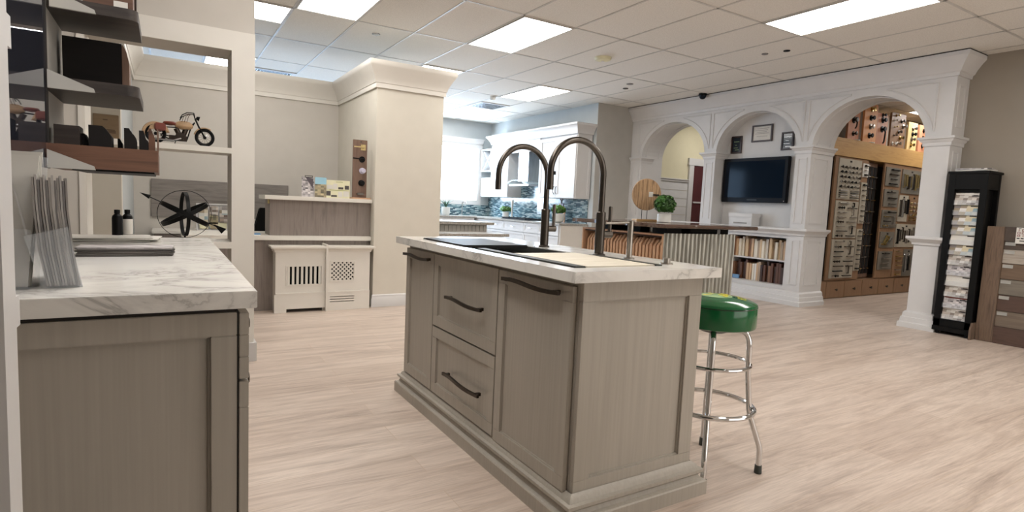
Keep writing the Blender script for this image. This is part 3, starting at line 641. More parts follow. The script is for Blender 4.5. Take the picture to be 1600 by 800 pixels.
# stack of dark catalogues
nm = ['topmost', 'second from top', 'third from top', 'fourth from top', 'second from bottom', 'bottom']
for k in range(6):
    z = .9375 + (5 - k) * .0046; a = math.radians((-3, 2, -1, 3, 0, 1)[k]); cx_ = -.105 + .004 * math.sin(k * 2.3)
    t = T('catalogue', ('grey printed catalogue on top of the stack on the left worktop' if k == 0 else f'dark covered catalogue, {nm[k]} of the stack on the left worktop'), 'catalogue', (cx_, 2.175, z), a, 'dark catalogues on the left worktop')
    MB().box(-.125, .125, -.048, .048, .0015, .0029).build('pages', paper_m, t, world=False)
    MB().box(-.1265, .1265, -.05, .05, 0, .0014).box(-.1265, .1265, -.05, .05, .003, .0044).box(-.1265, .1265, .0485, .05, 0.0014, .003).build('cover', mono_m if k == 0 else paperd_m, t, world=False)
for k in range(5):
    z = .9375 + (4 - k) * .0034
    o = MB().box(-.14 - .012 * (k % 2), .135 + .015 * ((k * 2) % 3), -.10, .10, 0, .0026).build('brochure', paper_m if k % 2 else photow_m)
    o.location = (-.185, 2.78, z); o.rotation_euler = (0, 0, math.radians((4, -5, 8, -2, 3)[k]))
    tag(o, f'white brochure, {("topmost", "second from top", "middle", "second from bottom", "bottom")[k]} of the thin stack beside the black bottles', 'brochure', 'white brochures at the far end of the left worktop')
def bottle(x, y, label, lab):
    t = T('bottle', label, 'bottle', (x, y, .937), 0, 'black bottles on the left worktop')
    MB().lathe([(.0, .938), (.0185, .938), (.019, .941), (.019, 1.024), (.017, 1.033), (.010, 1.04), (.009, 1.044)], (x, y, 0), 28).build('body', black_m, t)
    MB().lathe([(.0105, 1.044), (.0105, 1.058), (.0, 1.059)], (x, y, 0), 20).build('cap', black_m, t)
    if lab: MB().lathe([(.0193, .955), (.0195, .956), (.0195, 1.018), (.0193, 1.019)], (x, y, 0), 28).build('paper_label', paper_m, t)
bottle(-.170, 2.86, 'black bottle with side turned, left one of the pair on the worktop', False)
bottle(-.137, 2.90, 'black bottle with a white printed label, right one of the pair', True)

# ---------------- armillary on the sill ----------------
ax_, ay_, az_ = .11, 4.33, 1.01
t = T('armillary_sphere', 'black metal armillary with an arrow through its straps behind the left worktop', 'ornament', (ax_, ay_, .822))
MB().ring((ax_, ay_, az_ - .015), .155, .0022, 72, 6, (0.02, 1, 0)).build('outer_ring', black_m, t)
def band(R, wd, ang, roll_):
    b = MB(); n = 56; th = .005; M = Matrix.Translation((ax_, ay_, az_ - .015)) @ Matrix.Rotation(ang, 4, 'Y') @ Matrix.Rotation(roll_, 4, 'Z')
    V = []
    for i in range(n):
        a = 2 * math.pi * i / n
        V.append([b.bm.verts.new(M @ Vector((w_, r * math.cos(a), r * math.sin(a)))) for w_, r in ((-wd, R), (wd, R), (wd, R - th), (-wd, R - th))])
    for i in range(n):
        for k in range(4): b.bm.faces.new((V[i][k], V[i][(k + 1) % 4], V[(i + 1) % n][(k + 1) % 4], V[(i + 1) % n][k]))
    return b.build('strap_ring', black_m, t)
band(.145, .011, 0, .13); band(.150, .013, math.radians(62), .05); band(.152, .013, math.radians(-62), .05)
d = Vector((.223, 0, -.108)).normalized(); c = Vector((ax_, ay_, az_ - .005))
MB().cyl(c - d * .235, c + d * .235, .003, 8).build('arrow_shaft', black_m, t)
MB().cyl(c - d * .215, c - d * .275, .014, 12, .0005).build('arrow_head', black_m, t)
fb = MB(); p = c + d * .22
fb.prism([(p.x - .03, p.z + .022), (p.x + .048, p.z - .008), (p.x + .018, p.z - .042)], 'xz', ay_ - .002, ay_ + .002); fb.build('arrow_fletching', black_m, t)
MB().cyl((ax_, ay_, .8225), (ax_, ay_, .862), .006, 10).lathe([(.05, .8225), (.05, .828), (.006, .834)], (ax_, ay_, 0), 24).build('stand', black_m, t)

# ---------------- motorcycle ----------------
my = 4.27; mz = 1.441
t = T('model_motorcycle', 'tan and black model motorcycle with red saddlebag on the white shelf', 'model motorcycle', (.08, my, mz)); BIKE = t
for xw in (.222, -.025):
    wh = MB().ring((xw, my, mz + .052), .0445, .0085, 40, 10, (0, 1, 0)).build('tyre', black_m, t)
    MB().ring((xw, my, mz + .052), .035, .003, 36, 6, (0, 1, 0)).build('rim', chrome_m, wh)
    sp = MB()
    for k in range(12): a = math.pi * k / 6; sp.cyl((xw, my, mz + .052), (xw + .035 * math.cos(a), my, mz + .052 + .035 * math.sin(a)), .0009, 4)
    sp.build('spoke', chrome_m, wh); MB().cyl((xw, my - .012, mz + .052), (xw, my + .012, mz + .052), .009, 14).build('hub', black_m, wh)
def arcshell(xw, R, w_, a0, a1, th=.003):
    b = MB(); V = []
    for i in range(15):
        a = a0 + (a1 - a0) * i / 14
        V.append([b.bm.verts.new((xw + r * math.cos(a), my + y, mz + .052 + r * math.sin(a))) for r, y in ((R - .004, -w_), (R, -w_ * .5), (R, w_ * .5), (R - .004, w_), (R - .004 - th, w_), (R - .004 - th, -w_))])
    for A, B in zip(V, V[1:]):
        for k in range(6): b.bm.faces.new((A[k], A[(k + 1) % 6], B[(k + 1) % 6], B[k]))
    b.bm.faces.new(V[0]); b.bm.faces.new(V[-1][::-1]); return b
arcshell(.222, .060, .016, math.radians(55), math.radians(165)).build('front_fender', tanw_m, t)
arcshell(-.025, .068, .020, math.radians(10), math.radians(190), .012).build('rear_fender', tanw_m, t)
MB().prism([(-.07, .062), (-.052, .10), (-.01, .120), (.03, .10), (.05, .065), (.02, .082), (-.03, .082)], 'xz', my - .022, my - .018).build('side_cover', tanw_m, t) if False else None
MB().prism([(-.066 + 0, mz + .055), (-.05, mz + .095), (-.01, mz + .113), (.03, mz + .095), (.045, mz + .06), (.025, mz + .072), (-.01, mz + .082), (-.045, mz + .072)], 'xz', my - .024, my - .016).build('side_panel', tanw_m, t, .002)
MB().box(-.03, .025, my - .042, my - .020, mz + .068, mz + .112).build('saddlebag', leather_m, t, .006)
MB().box(-.03, .025, my + .020, my + .042, mz + .068, mz + .112).build('saddlebag', leather_m, t, .006)
s_ = MB().lathe([(0, -.014), (.03, -.008), (.036, 0), (.03, .008), (0, .011)], (.045, my, mz + .118), 20); s_.build('seat', leather_m, t)
tk = MB(); tk.lathe([(0, -.05), (.014, -.042), (.024, -.02), (.027, .005), (.022, .03), (.010, .045), (0, .048)], (.115, my, mz + .112), 20, (1, 0, -.02)); tk.build('fuel_tank', tanw_m, t)
MB().tube([(.17, my, mz + .135), (.15, my, mz + .10), (.13, my, mz + .03), (.06, my, mz + .022), (.0, my, mz + .045), (.03, my, mz + .095), (.10, my, mz + .098), (.165, my, mz + .125)], .0042, 8).build('frame', black_m, t)
for s in (-1, 1):
    MB().tube([(.222, my + s * .014, mz + .052), (.19, my + s * .014, mz + .115), (.172, my + s * .014, mz + .158)], .0038, 8).build('fork', black_m, t)
    MB().tube([(.172, my + s * .01, mz + .158), (.165, my + s * .03, mz + .185), (.13, my + s * .055, mz + .182), (.105, my + s * .06, mz + .165), (.095, my + s * .06, mz + .145)], .0026, 6).build('handlebar', black_m, t)
    MB().tube([(.10, my + s * .026, mz + .035), (.06, my + s * .03, mz + .020), (-.03, my + s * .03, mz + .022)], .005, 8).build('exhaust', steel_m, t)
MB().cyl((.195, my, mz + .158), (.178, my, mz + .163), .014, 18, .008).build('headlight', black_m, t)
MB().cyl((.095, my - .02, mz + .045), (.095, my + .02, mz + .045), .024, 20).cyl((.095, my, mz + .05), (.075, my, mz + .092), .014, 14).cyl((.11, my, mz + .05), (.125, my, mz + .092), .014, 14).box(.04, .13, my - .016, my + .016, mz + .02, mz + .05).build('engine', bronze_m, t)
for dx in (0, .012, .024): MB().tube([(.105 + dx, my - .02, mz + .13), (.115 + dx, my - .025, mz + .165), (.14 + dx * .5, my - .02, mz + .18)], .0014, 5).build('cable', plain('brown_cable', (70, 40, 34), .6) if dx == 0 else MATS['brown_cable'], t)
MB().cyl((.075, my - .02, mz + .022), (.068, my - .045, mz + .0005), .0022, 6).cyl((-.005, my - .012, mz + .052), (.10, my - .012, mz + .035), .003, 6).build('side_stand', black_m, t)

BIKE.scale = (1.1, 1.1, 1.1); BIKE.location.x = .068
# plaque
t = T('wall_plaque', 'brown wooden plaque with engraved lettering on the cream wall behind shelves', 'plaque', (-.385, 5.39, 1.4))
MB().box(-.462, -.30, 5.385, 5.398, 1.415, 1.70).build('board', kraft_m, t, .002)
g = MB()
for (x0, x1, z) in ((-.40, -.37, 1.66), (-.43, -.32, 1.575), (-.38, -.32, 1.565), (-.385, -.325, 1.585)): g.box(x0, x1, 5.384, 5.3855, z - .004, z + .004)
g.build('engraving', plain('engraved_brown', (104, 84, 66), .7), t)

# ---------------- reception ----------------
DX1 = BX0 - .003
t = T('reception_desk', 'grey wood reception desk with pale slab top in the alcove', 'reception desk', (1.1, 6.2, 0))
MB().box(.15, DX1, 6.0, 6.03, 0, .70).box(.15, .18, 6.03, 6.62, 0, .70).build('front_panel', greyoak_m, t)
MB().box(.13, DX1, 5.95, 6.66, .703, .748).build('desk_top', trim_m, t, .003)
MB().box(.875, DX1, 6.0, 6.03, .748, 1.103).box(.875, .905, 6.03, 6.3, .748, 1.103).build('upper_panel', greyoak_m, t)
MB().box(.82, DX1, 5.93, 6.36, 1.103, 1.142).build('upper_top', trim_m, t, .003)
MB().box(.86, .875, 6.02, 6.06, 1.06, 1.10).build('bracket', yel_m if False else gold_m, t)
# radiator cover samples
def cornice(mb, x0, x1, yf, yb, z0, z1, out, left):
    mb.sweep([(x0, yb), (x0, yf), (x1, yf)] if left else [(x0, yf), (x1, yf), (x1, yb)], [(0, z0), (.008, z0), (.012, z0 + .02), (.03, z0 + (z1 - z0) * .7), (out, z1 - .018), (out, z1), (0, z1)])
def radiator(x0, x1, label, kind):
    r = T('radiator_cover', label, 'radiator cover', ((x0 + x1) / 2, 5.9, 0), 0, 'white radiator cover samples before the desk')
    yf = 5.83; b = MB(); zt = .60
    gx0, gx1, gz0, gz1 = (x0 + .10, x1 - .03, .27, .46) if kind == 'slat' else (x0 + .035, x1 - .16, .30, .50)
    for u in ((x0, gx0, .17, zt), (gx1, x1, .17, zt), (gx0, gx1, .17, gz0), (gx0, gx1, gz1, zt)): b.box(u[0], u[1], yf, yf + .018, u[2], u[3])
    b.box(x0, x0 + .018, yf + .018, 5.998, 0, zt).box(x1 - .018, x1, yf + .018, 5.998, 0, zt)
    b.build('front_panel', trim_m, r)
    bb_ = MB(); 
    if kind == 'slat': bb_.box(x0 - .012, x0 + .10, yf - .012, yf + .018, 0, .18).box(x0 + .10, x1, yf - .012, yf + .018, .035, .18)
    else:
        for z0, z1 in ((0, .085), (.093, .110), (.118, .135), (.143, .18)): bb_.box(x0 + .03, x1 - .16, yf - .012, yf + .018, z0, z1)
        bb_.box(x0, x0 + .0299, yf - .012, yf + .018, 0, .18).box(x1 - .16, x1, yf - .012, yf + .018, 0, .18)
    bb_.box(x0, x1, yf - .016, yf - .0005, .18, .195)
    bb_.build('base_board', trim_m, r)
    gr = MB(); gr.frame(gx0 - .006, gx1 + .006, gz0 - .006, gz1 + .006, .012, 'xz', yf - .006, yf + .012)
    if kind == 'slat':
        n = 8
        for k in range(n): xx = gx0 + (gx1 - gx0) * (k + .5) / n; gr.box(xx - .011, xx + .011, yf + .002, yf + .012, gz0, gz1)
    else:
        for k in range(-5, 13):
            for sg in (-1, 1):
                ax0 = gx0 + k * .042; P0, P1 = (ax0, gz0 if sg > 0 else gz1), (ax0 + (gz1 - gz0), gz1 if sg > 0 else gz0)
                t0 = max(0, (gx0 - P0[0]) / (P1[0] - P0[0])); t1 = min(1, (gx1 - P0[0]) / (P1[0] - P0[0]))
                if t1 > t0 + .02:
                    A = (P0[0] + (P1[0] - P0[0]) * t0, P0[1] + (P1[1] - P0[1]) * t0); B = (P0[0] + (P1[0] - P0[0]) * t1, P0[1] + (P1[1] - P0[1]) * t1)
                    gr.tube([(A[0], yf + .006 + .002 * sg, A[1]), (B[0], yf + .006 + .002 * sg, B[1])], .009, 4)
    gr.build('grille', trim_m, r)
    cc = MB(); cornice(cc, x0, x1, yf, 5.998, zt - .005, zt + .055, .045, kind == 'slat'); cc.box(x0, x1, yf, 5.998, zt + .03, zt + .055); cc.build('top_cornice', trim_m, r)
    MB().box(x0 + .02, x1 - .02, 5.93, 5.94, .02, zt - .02).build('dark_backing', black_m, r)
radiator(.905, 1.372, 'white radiator cover sample with vertical slots, left of the pair', 'slat')
radiator(1.392, 1.83, 'white radiator cover sample with diamond lattice, right of the pair', 'lattice')
tag(MB().box(1.3725, 1.3915, 5.785, 5.998, 0, .675).build('divider_board', trim_m, None, .002), 'thin white upright board between the two radiator covers', 'board')
# literature on the upper top
def leaf(x0, x1, z1, y, label, build):
    r = T('brochure_stand', label, 'brochure', ((x0 + x1) / 2, y, 1.142), 0, 'brochures standing on the reception counter')
    build(r, x0, x1, z1, y); MB().prism([(y + .001, 1.1425), (y + .05, 1.1425), (y + .008, z1 * .55 + 1.142 * .45)], 'yz', (x0 + x1) / 2 - .02, (x0 + x1) / 2 + .02).build('easel_back', paper_m, r)
def L1(r, x0, x1, z1, y):
    MB().box(x0, x1, y, y + .004, 1.1425, z1).build('card', mono_m, r); MB().prism([(x0 + .03, z1), (x1 - .01, z1 - .02), (x1 - .01, z1 - .12)], 'xz', y - .0012, y).build('dark_triangle', plain('plum_grey', (84, 76, 82), .5), r); MB().frame(x0 + .03, x1 - .015, z1 - .008, z1 + .012, .005, 'xz', y - .003, y + .001).build('clip', black_m, r)
def L2(r, x0, x1, z1, y):
    MB().box(x0, x1, y, y + .004, 1.1425, z1 - .07).build('card', villa_m, r); MB().box(x0, x1, y, y + .004, z1 - .07, z1).build('sky_area', sky_m, r)
def L3(r, x0, x1, z1, y):
    MB().box(x0, x1, y, y + .004, 1.1425, z1).build('card', lemon_m, r)
    q = MB(); W_ = x1 - x0
    for u0, u1, v0, v1 in ((.5, .72, .5, .62), (.78, .96, .5, .72), (.0, .18, .12, .38), (.2, .45, .06, .16)): q.box(x0 + W_ * u0, x0 + W_ * u1, y - .0012, y, 1.142 + (z1 - 1.142) * v0, 1.142 + (z1 - 1.142) * v1)
    q.build('dark_picture', plain('charcoal_print', (74, 68, 66), .5), r)
    q = MB()
    for u0, u1, v0, v1 in ((.02, .26, .5, .72), (.28, .46, .5, .8), (.5, .68, .05, .35), (.72, .96, .1, .4)): MB().box(x0 + W_ * u0, x0 + W_ * u1, y - .0012, y, 1.142 + (z1 - 1.142) * v0, 1.142 + (z1 - 1.142) * v1).build('picture', paper_m, r)
    q = MB()
    for u0, u1, v in ((.4, .7, .9), (.12, .95, .44)): q.box(x0 + W_ * u0, x0 + W_ * u1, y - .0012, y, 1.142 + (z1 - 1.142) * (v - .012), 1.142 + (z1 - 1.142) * (v + .012))
    q.build('caption_line', olive_m, r)
leaf(1.175, 1.295, 1.345, 6.02, 'monochrome brochure with a dark triangle, leftmost on the counter', L1)
leaf(1.30, 1.412, 1.345, 6.00, 'brochure with blue sky over a garden, middle of the counter row', L2)
leaf(1.416, 1.655, 1.325, 6.01, 'wide pale yellow card of small product pictures beside the walnut board', L3)
t = T('knob_display_board', 'upright walnut board carrying door knobs and levers on the reception counter', 'display board', (1.76, 6.0, 1.142))
MB().box(1.672, 1.862, 5.95, 6.08, 1.1425, 1.158).build('foot', cherry_m, t)
MB().box(1.685, 1.835, 6.02, 6.04, 1.158, 1.762).build('board', walnutz_m, t, .002)
def rose(x, y, z, r, m_, parent, name='door_knob', kr=None, depth=.055):
    kr = kr or r * .8
    return MB().lathe([(r, 0), (r, .006), (r * .35, .012), (r * .3, depth * .55), (kr * .8, depth * .66), (kr, depth * .8), (kr * .85, depth), (0, depth * 1.04)], (x, y, z), 20, (0, -1, 0)).build(name, m_, parent)
q = MB().box(1.765, 1.815, 6.012, 6.02, 1.655, 1.715).cyl((1.79, 6.015, 1.685), (1.79, 5.965, 1.685), .009, 12).box(1.68, 1.80, 5.960, 5.972, 1.679, 1.691); q.build('gold_lever', gold_m, t)
q = MB().cyl((1.78, 6.02, 1.56), (1.78, 6.012, 1.56), .032, 24).cyl((1.78, 6.015, 1.56), (1.78, 5.965, 1.56), .009, 12).cyl((1.79, 5.966, 1.56), (1.67, 5.966, 1.565), .0065, 10); q.build('black_lever', black_m, t)
rose(1.785, 6.02, 1.44, .033, lav_m, t); rose(1.778, 6.02, 1.312, .033, black_m, t)
MB().box(1.73, 1.80, 5.99, 6.02, 1.185, 1.205).build('edge_pull', pewter_m, t, .003)
MB().lathe([(.008, 0), (.008, .006), (0, .007)], (1.765, 6.02, 1.742), 12, (0, -1, 0)).build('hook', pewter_m, t)
tag(MB().box(-.13, 1.285, BY - .022, BY - .003, .85, 1.265).build('wall_board', greyoakh_m, None, .002), 'long horizontal grey wood board on the alcove back wall', 'wall board')
t = T('back_desk', 'low grey desk with a white top against the alcove back wall', 'desk', (.4, 7.0, 0))
MB().box(-.12, .66, 6.92, 7.39, .692, .725).build('desk_top', trim_m, t, .003); MB().box(-.10, .26, 6.94, 7.38, 0, .692).box(.6, .64, 6.94, 7.38, 0, .692).build('pedestal', greyoak_m, t)
t = T('leaflet_rack', 'small white rack of colour leaflets on the alcove back desk', 'leaflet rack', (.45, 7.02, .725))
MB().frame(.285, .615, .726, 1.02, .014, 'xz', 7.02, 7.04).box(.285, .615, 7.0, 7.1, .726, .735).box(.285, .615, 7.03, 7.04, .735, 1.0).build('rack', white_m, t)
for k, (x0, z0, mm) in enumerate(((.31, .90, swatch_m), (.41, .90, photo_m), (.51, .90, swatch_m), (.31, .81, swatch_m), (.41, .80, villa_m), (.51, .81, photo_m), (.315, .745, lemon_m), (.41, .745, swatch_m), (.495, .745, lemon_m))):
    q = MB().box(x0, x0 + .085, 7.005, 7.012, z0, z0 + (.09 if z0 > .75 else .07)).build('leaflet', mm)
    tag(q, f'colour leaflet, {("left", "middle", "right")[k % 3]} of the {("top", "second", "bottom")[k // 3]} row in the white rack', 'leaflet', 'leaflets in the white rack')
# office chair
t = T('office_chair', 'black mesh office chair behind the reception desk', 'office chair', (.86, 6.42, 0), .5)
t.location = (1.02, 6.98, 0); t.rotation_euler = (0, 0, math.pi + .1)
MB().box(-.22, .22, -.2, .22, .44, .50).build('seat', black_m, t, .02, world=False)
MB().prism([(-.2, .56), (-.22, .80), (-.17, 1.0), (.17, 1.0), (.22, .80), (.2, .56)], 'xz', .21, .24).build('backrest', black_m, t, .008, world=False)
MB().cyl((0, 0, .10), (0, 0, .44), .025, 12).build('gas_lift', black_m, t, world=False)
for k in range(5):
    a = k * 2 * math.pi / 5; q = MB().box(0, .28, -.02, .02, .065, .10, Matrix.Rotation(a, 4, 'Z')).build('leg', black_m, t, world=False)
    MB().cyl((.27 * math.cos(a), .27 * math.sin(a) - .012, .0285), (.27 * math.cos(a), .27 * math.sin(a) + .012, .0285), .028, 12).build('castor', black_m, q, world=False)
MB().tube([(0, .05, .43), (0, .2, .43), (0, .245, .52), (0, .245, .75)], .018, 8).build('back_bar', black_m, t, world=False)
tag(MB().box(.74, .80, 6.05, 6.12, .7485, .762).build('card_tray', blue_m, None, .002), 'small blue card tray at the left end of the desk ledge', 'tray')

# =====================================================================
#  KITCHEN
# =====================================================================
t = T('kitchen_base_cabinets', 'white shaker base cabinets along the blue tiled kitchen wall', 'base cabinet', (5.95, 9.3, 0))
BXF = 5.64
MB().box(BXF + .02, KX - .013, 7.72, KY - .013, .09, .845).box(BXF + .06, KX - .013, 7.74, KY - .013, 0, .09).build('body', white_m, t)
e = MB(); shaker(e, BXF + .02, KX - .02, .09, .845, 'xz', 7.705, .014, .07); e.build('end_panel', trim_m, t)
y = 7.74
for wd, kind in ((.62, 'd2'), (.48, 'd3'), (.76, 'd3'), (.5, 'd2'), (.5, 'd2'), (.5, 'd2')):
    rows = ((.665, .84), (.095, .655)) if kind == 'd2' else ((.665, .84), (.385, .655), (.095, .375))
    for z0, z1 in rows:
        dd = MB(); shaker(dd, y + .004, y + wd - .004, z0, z1, 'yz', BXF, .02, .04); nm_ = 'drawer' if (z1 - z0) < .3 else 'door'
        do = dd.build(nm_, white_m, t)
        MB().tube([(BXF - .02, y + wd / 2 - .05, (z0 + z1) / 2), (BXF - .024, y + wd / 2, (z0 + z1) / 2), (BXF - .02, y + wd / 2 + .05, (z0 + z1) / 2)], .005, 6).cyl((BXF, y + wd / 2 - .045, (z0 + z1) / 2), (BXF - .02, y + wd / 2 - .045, (z0 + z1) / 2), .004, 6).cyl((BXF, y + wd / 2 + .045, (z0 + z1) / 2), (BXF - .02, y + wd / 2 + .045, (z0 + z1) / 2), .004, 6).build('handle', nickel_m, do)
    y += wd
t = T('kitchen_base_cabinets', 'white base cabinets under the bright kitchen window', 'base cabinet', (4.8, 11.0, 0))
MB().box(4.0, 5.60, 10.72, KY - .013, .09, .845).box(4.0, 5.6, 10.78, KY - .013, 0, .09).build('body', white_m, t)
for k in range(3):
    dd = MB(); shaker(dd, 4.01 + k * .53, 4.01 + k * .53 + .52, .1, .84, 'xz', 10.70, .02, .05); dd.build('door', white_m, t)
q = MB().prism([(BXF - .02, 7.695), (KX - .013, 7.695), (KX - .013, KY - .013), (4.0, KY - .013), (4.0, 10.67), (BXF - .02, 10.67)], 'xy', .847, .88).build('kitchen_worktop', granite_m, None, .002)
tag(q, 'speckled grey stone worktop running round the kitchen corner', 'worktop')
# uppers
UXF, UZ0, UZ1 = 5.9, 1.31, 2.40
def upper(y0, y1, label, ndoor, end=False):
    t = T('wall_cabinet', label, 'wall cabinet', (6.08, (y0 + y1) / 2, UZ0), 0, 'white wall cabinets on the kitchen side wall')
    MB().box(UXF + .02, KX - .014, y0, y1, UZ0, UZ1).build('body', white_m, t)
    wd = (y1 - y0) / ndoor
    for k in range(ndoor):
        dd = MB(); shaker(dd, y0 + k * wd + .003, y0 + (k + 1) * wd - .003, UZ0 + .01, UZ1 - .03, 'yz', UXF, .02, .06, .01); do = dd.build('door', white_m, t)
        if ndoor > 1:
            yy = y0 + k * wd + (wd - .035 if k % 2 == 0 else .035)
            MB().tube([(UXF, yy, 1.38), (UXF - .026, yy, 1.41), (UXF - .03, yy, 1.45), (UXF - .026, yy, 1.49), (UXF, yy, 1.52)], .0055, 6).build('handle', pewter_m, do)
    if end:
        e = MB(); shaker(e, UXF + .022, KX - .02, UZ0, UZ1, 'xz', y0 - .012, .012, .05); e.build('end_panel', white_m, t)
    return t
upper(7.712, 8.80, 'white two door wall cabinet nearest the grey return wall', 2, True)
upper(9.92, 10.62, 'white single door wall cabinet beyond the range hood', 1)
q = MB().box(UXF, UXF + .02, 8.80, 9.92, 2.18, 2.40).box(UXF, KX - .014, 7.70, 10.62, 2.402, 2.42)
q.sweep([(KX - .014, 7.69), (UXF - .001, 7.69), (UXF - .001, 10.63), (KX - .014, 10.63)][::-1], [(o, z) for o, z in ((0, 2.40), (.012, 2.40), (.02, 2.44), (.05, 2.49), (.08, 2.53), (.10, 2.54), (.10, 2.57), (0, 2.57))])
tag(q.build('cabinet_crown', white_m), 'white crown moulding and fascia running over the wall cabinets', 'crown moulding')
t = T('range_hood', 'stainless chimney range hood with curved glass canopy between wall cabinets', 'range hood', (6.05, 9.4, 1.55))
MB().box(5.935, KX - .014, 9.22, 9.58, 1.62, 2.395).build('chimney', steel_m, t, .003)
MB().prism([(9.0, 1.56), (9.1, 1.56), (9.24, 1.62), (9.56, 1.62), (9.7, 1.56), (9.8, 1.56), (9.8, 1.575), (9.56, 1.645), (9.24, 1.645), (9.0, 1.575)], 'yz', 5.78, KX - .014).build('canopy', hoodgl_m, t)
MB().box(5.84, KX - .014, 9.05, 9.75, 1.53, 1.562).build('control_panel', steel_m, t, .004)
tag(MB().box(KX - .034, KX - .0125, 8.96, 9.84, .885, 1.50).build('splash_panel', steel_m) if False else MB().box(KX - .018, KX - .0125, 8.98, 9.3, 1.0, 1.5).build('splash_panel', steel_m), 'pale stainless splash panel under the range hood', 'panel')
# wine cube
t = T('wine_cube', 'white open cube shelf with crossed dividers beside the wall cabinet', 'shelf', (6.13, 10.9, 1.88))
MB().frame(10.80, 11.24, 1.86, 2.34, .02, 'yz', 5.98, KX - .014).tube([(6.1, 10.81, 1.87), (6.1, 11.23, 2.33)], .012, 4, sx=9).tube([(6.1, 10.81, 2.33), (6.1, 11.23, 1.87)], .012, 4, sx=9).build('cube', white_m, t)
t = T('small_wall_cabinet', 'small white cabinet hanging below the crossed wine cube', 'wall cabinet', (6.13, 10.9, 1.31))
MB().box(6.0, KX - .014, 10.72, 11.2, 1.31, 1.72).build('body', white_m, t); e = MB(); shaker(e, 10.73, 11.19, 1.32, 1.71, 'yz', 5.98, .02, .05); e.build('door', white_m, t)
# cooktop
t = T('cooktop', 'black gas cooktop on the kitchen worktop below the hood', 'cooktop', (5.85, 9.3, .88))
MB().box(5.68, 6.12, 8.86, 9.74, .8805, .892).build('plate', black_m, t, .002)
for yy in (9.0, 9.3, 9.6):
    q = MB()
    for k in range(4): q.box(5.70 + k * .12, 5.715 + k * .12, yy - .12, yy + .12, .892, .918)
    q.box(5.69, 6.09, yy - .13, yy - .118, .905, .918).box(5.69, 6.09, yy + .118, yy + .13, .905, .918); q.build('grate', black_m, t)
def leafy(name, label, x, y, z0, pr_, R, hz, n, m_, ls=.03, grass=False, cat='plant', grp=None):
    t = T(name, label, cat, (x, y, z0), 0, grp)
    q = MB().lathe(pr_, (x, y, z0), 28); q.build('pot', pot_m, t)
    top = z0 + pr_[-1][1]; b = MB(); rs = random.Random(int(x * 100 + y))
    for k in range(n):
        if grass:
            a = rs.uniform(0, 6.28); l = rs.uniform(.6, 1) * R; d = Vector((math.cos(a), math.sin(a), 0)); w_ = Vector((-d.y, d.x, 0)) * ls * .35
            P = [Vector((x, y, top - .01)) + d * (l * u ** 1.3 * .8) + Vector((0, 0, hz * (u * 1.25 - .5 * u * u))) for u in (0, .35, .7, 1)]
            for i in range(3):
                s0, s1 = 1 - i * .3, 1 - (i + 1) * .32
                v = [b.bm.verts.new(p_) for p_ in (P[i] - w_ * s0, P[i] + w_ * s0, P[i + 1] + w_ * s1, P[i + 1] - w_ * s1)]; b.bm.faces.new(v)
        else:
            u = Vector((rs.gauss(0, 1), rs.gauss(0, 1), rs.gauss(0, 1))).normalized(); rr = rs.uniform(.72, 1)
            if u.z < -.75: u.z = -u.z
            c = Vector((x, y, top + hz)) + Vector((u.x * R, u.y * R, u.z * hz * 1.05)) * rr
            nrm = (u + Vector((rs.uniform(-.6, .6), rs.uniform(-.6, .6), rs.uniform(-.4, .6)))).normalized(); qd = nrm.to_track_quat('Z', 'Y'); a = rs.uniform(0, 6.28); s = ls * rs.uniform(.7, 1.2)
            v = [b.bm.verts.new(c + qd @ Vector((math.cos(a + g_) * s * r_, math.sin(a + g_) * s * r_, h_))) for g_, r_, h_ in ((0, 1, 0), (1.2, .55, .003), (3.14, 1, 0), (5.1, .55, .003))]
            b.bm.faces.new(v)
    b.build('foliage', m_, t, smooth=False)
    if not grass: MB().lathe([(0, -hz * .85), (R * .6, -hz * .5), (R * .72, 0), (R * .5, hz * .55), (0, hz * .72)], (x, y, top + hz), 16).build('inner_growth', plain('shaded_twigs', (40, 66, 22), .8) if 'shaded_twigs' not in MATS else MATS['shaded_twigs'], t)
    return t
POT = [(.0, 0.001), (.052, 0.001), (.062, .02), (.072, .10), (.070, .115), (.06, .118), (.0, .105)]
def sc(p, s): return [(a * s, b * s) for a, b in p][:-1]
leafy('potted_plant', 'bright green leafy plant in a white bowl before the tiled wall', 5.85, 8.05, .8805, sc([(0, .001), (.05, .001), (.085, .03), (.105, .1), (.11, .15), (0, .15)], 1.05), .125, .07, 260, leaf_m, .034)
leafy('potted_plant', 'small bright green plant in white pot beside the candle holder', 5.95, 10.02, .8805, sc([(0, .001), (.05, .001), (.065, .03), (.07, .13), (0, .13)], 1), .12, .055, 160, leaf_m, .036)
leafy('potted_aloe', 'spiky aloe in a round white pot under the kitchen window', 5.02, 10.92, .8805, sc([(0, .001), (.07, .001), (.09, .05), (.09, .17), (0, .17)], 1), .26, .2, 26, aloe_m, .05, True)
t = T('cutting_board', 'striped paddle cutting board leaning on the tiled wall beside the plant', 'cutting board', (6.1, 8.35, .8805))
for k, (a, b_, mm) in enumerate(((8.24, 8.29, cherry_m), (8.29, 8.37, bark_m), (8.37, 8.42, MATS['sample_taupe'] if 'sample_taupe' in MATS else cherry_m), (8.42, 8.47, walnutz_m))):
    h0 = 1.22 if k in (1, 2) else 1.17
    MB().prism([(a, .882), (b_, .882), (b_, h0 if k != 3 else 1.12), (a, h0 if k != 0 else 1.12)], 'yz', 6.12, 6.14).build('stripe', mm, t)
MB().box(6.12, 6.14, 8.345, 8.375, 1.22, 1.27).ring((6.13, 8.36, 1.31), .035, .012, 24, 8, (1, 0, 0)).build('handle', MATS['sample_espresso'], t)
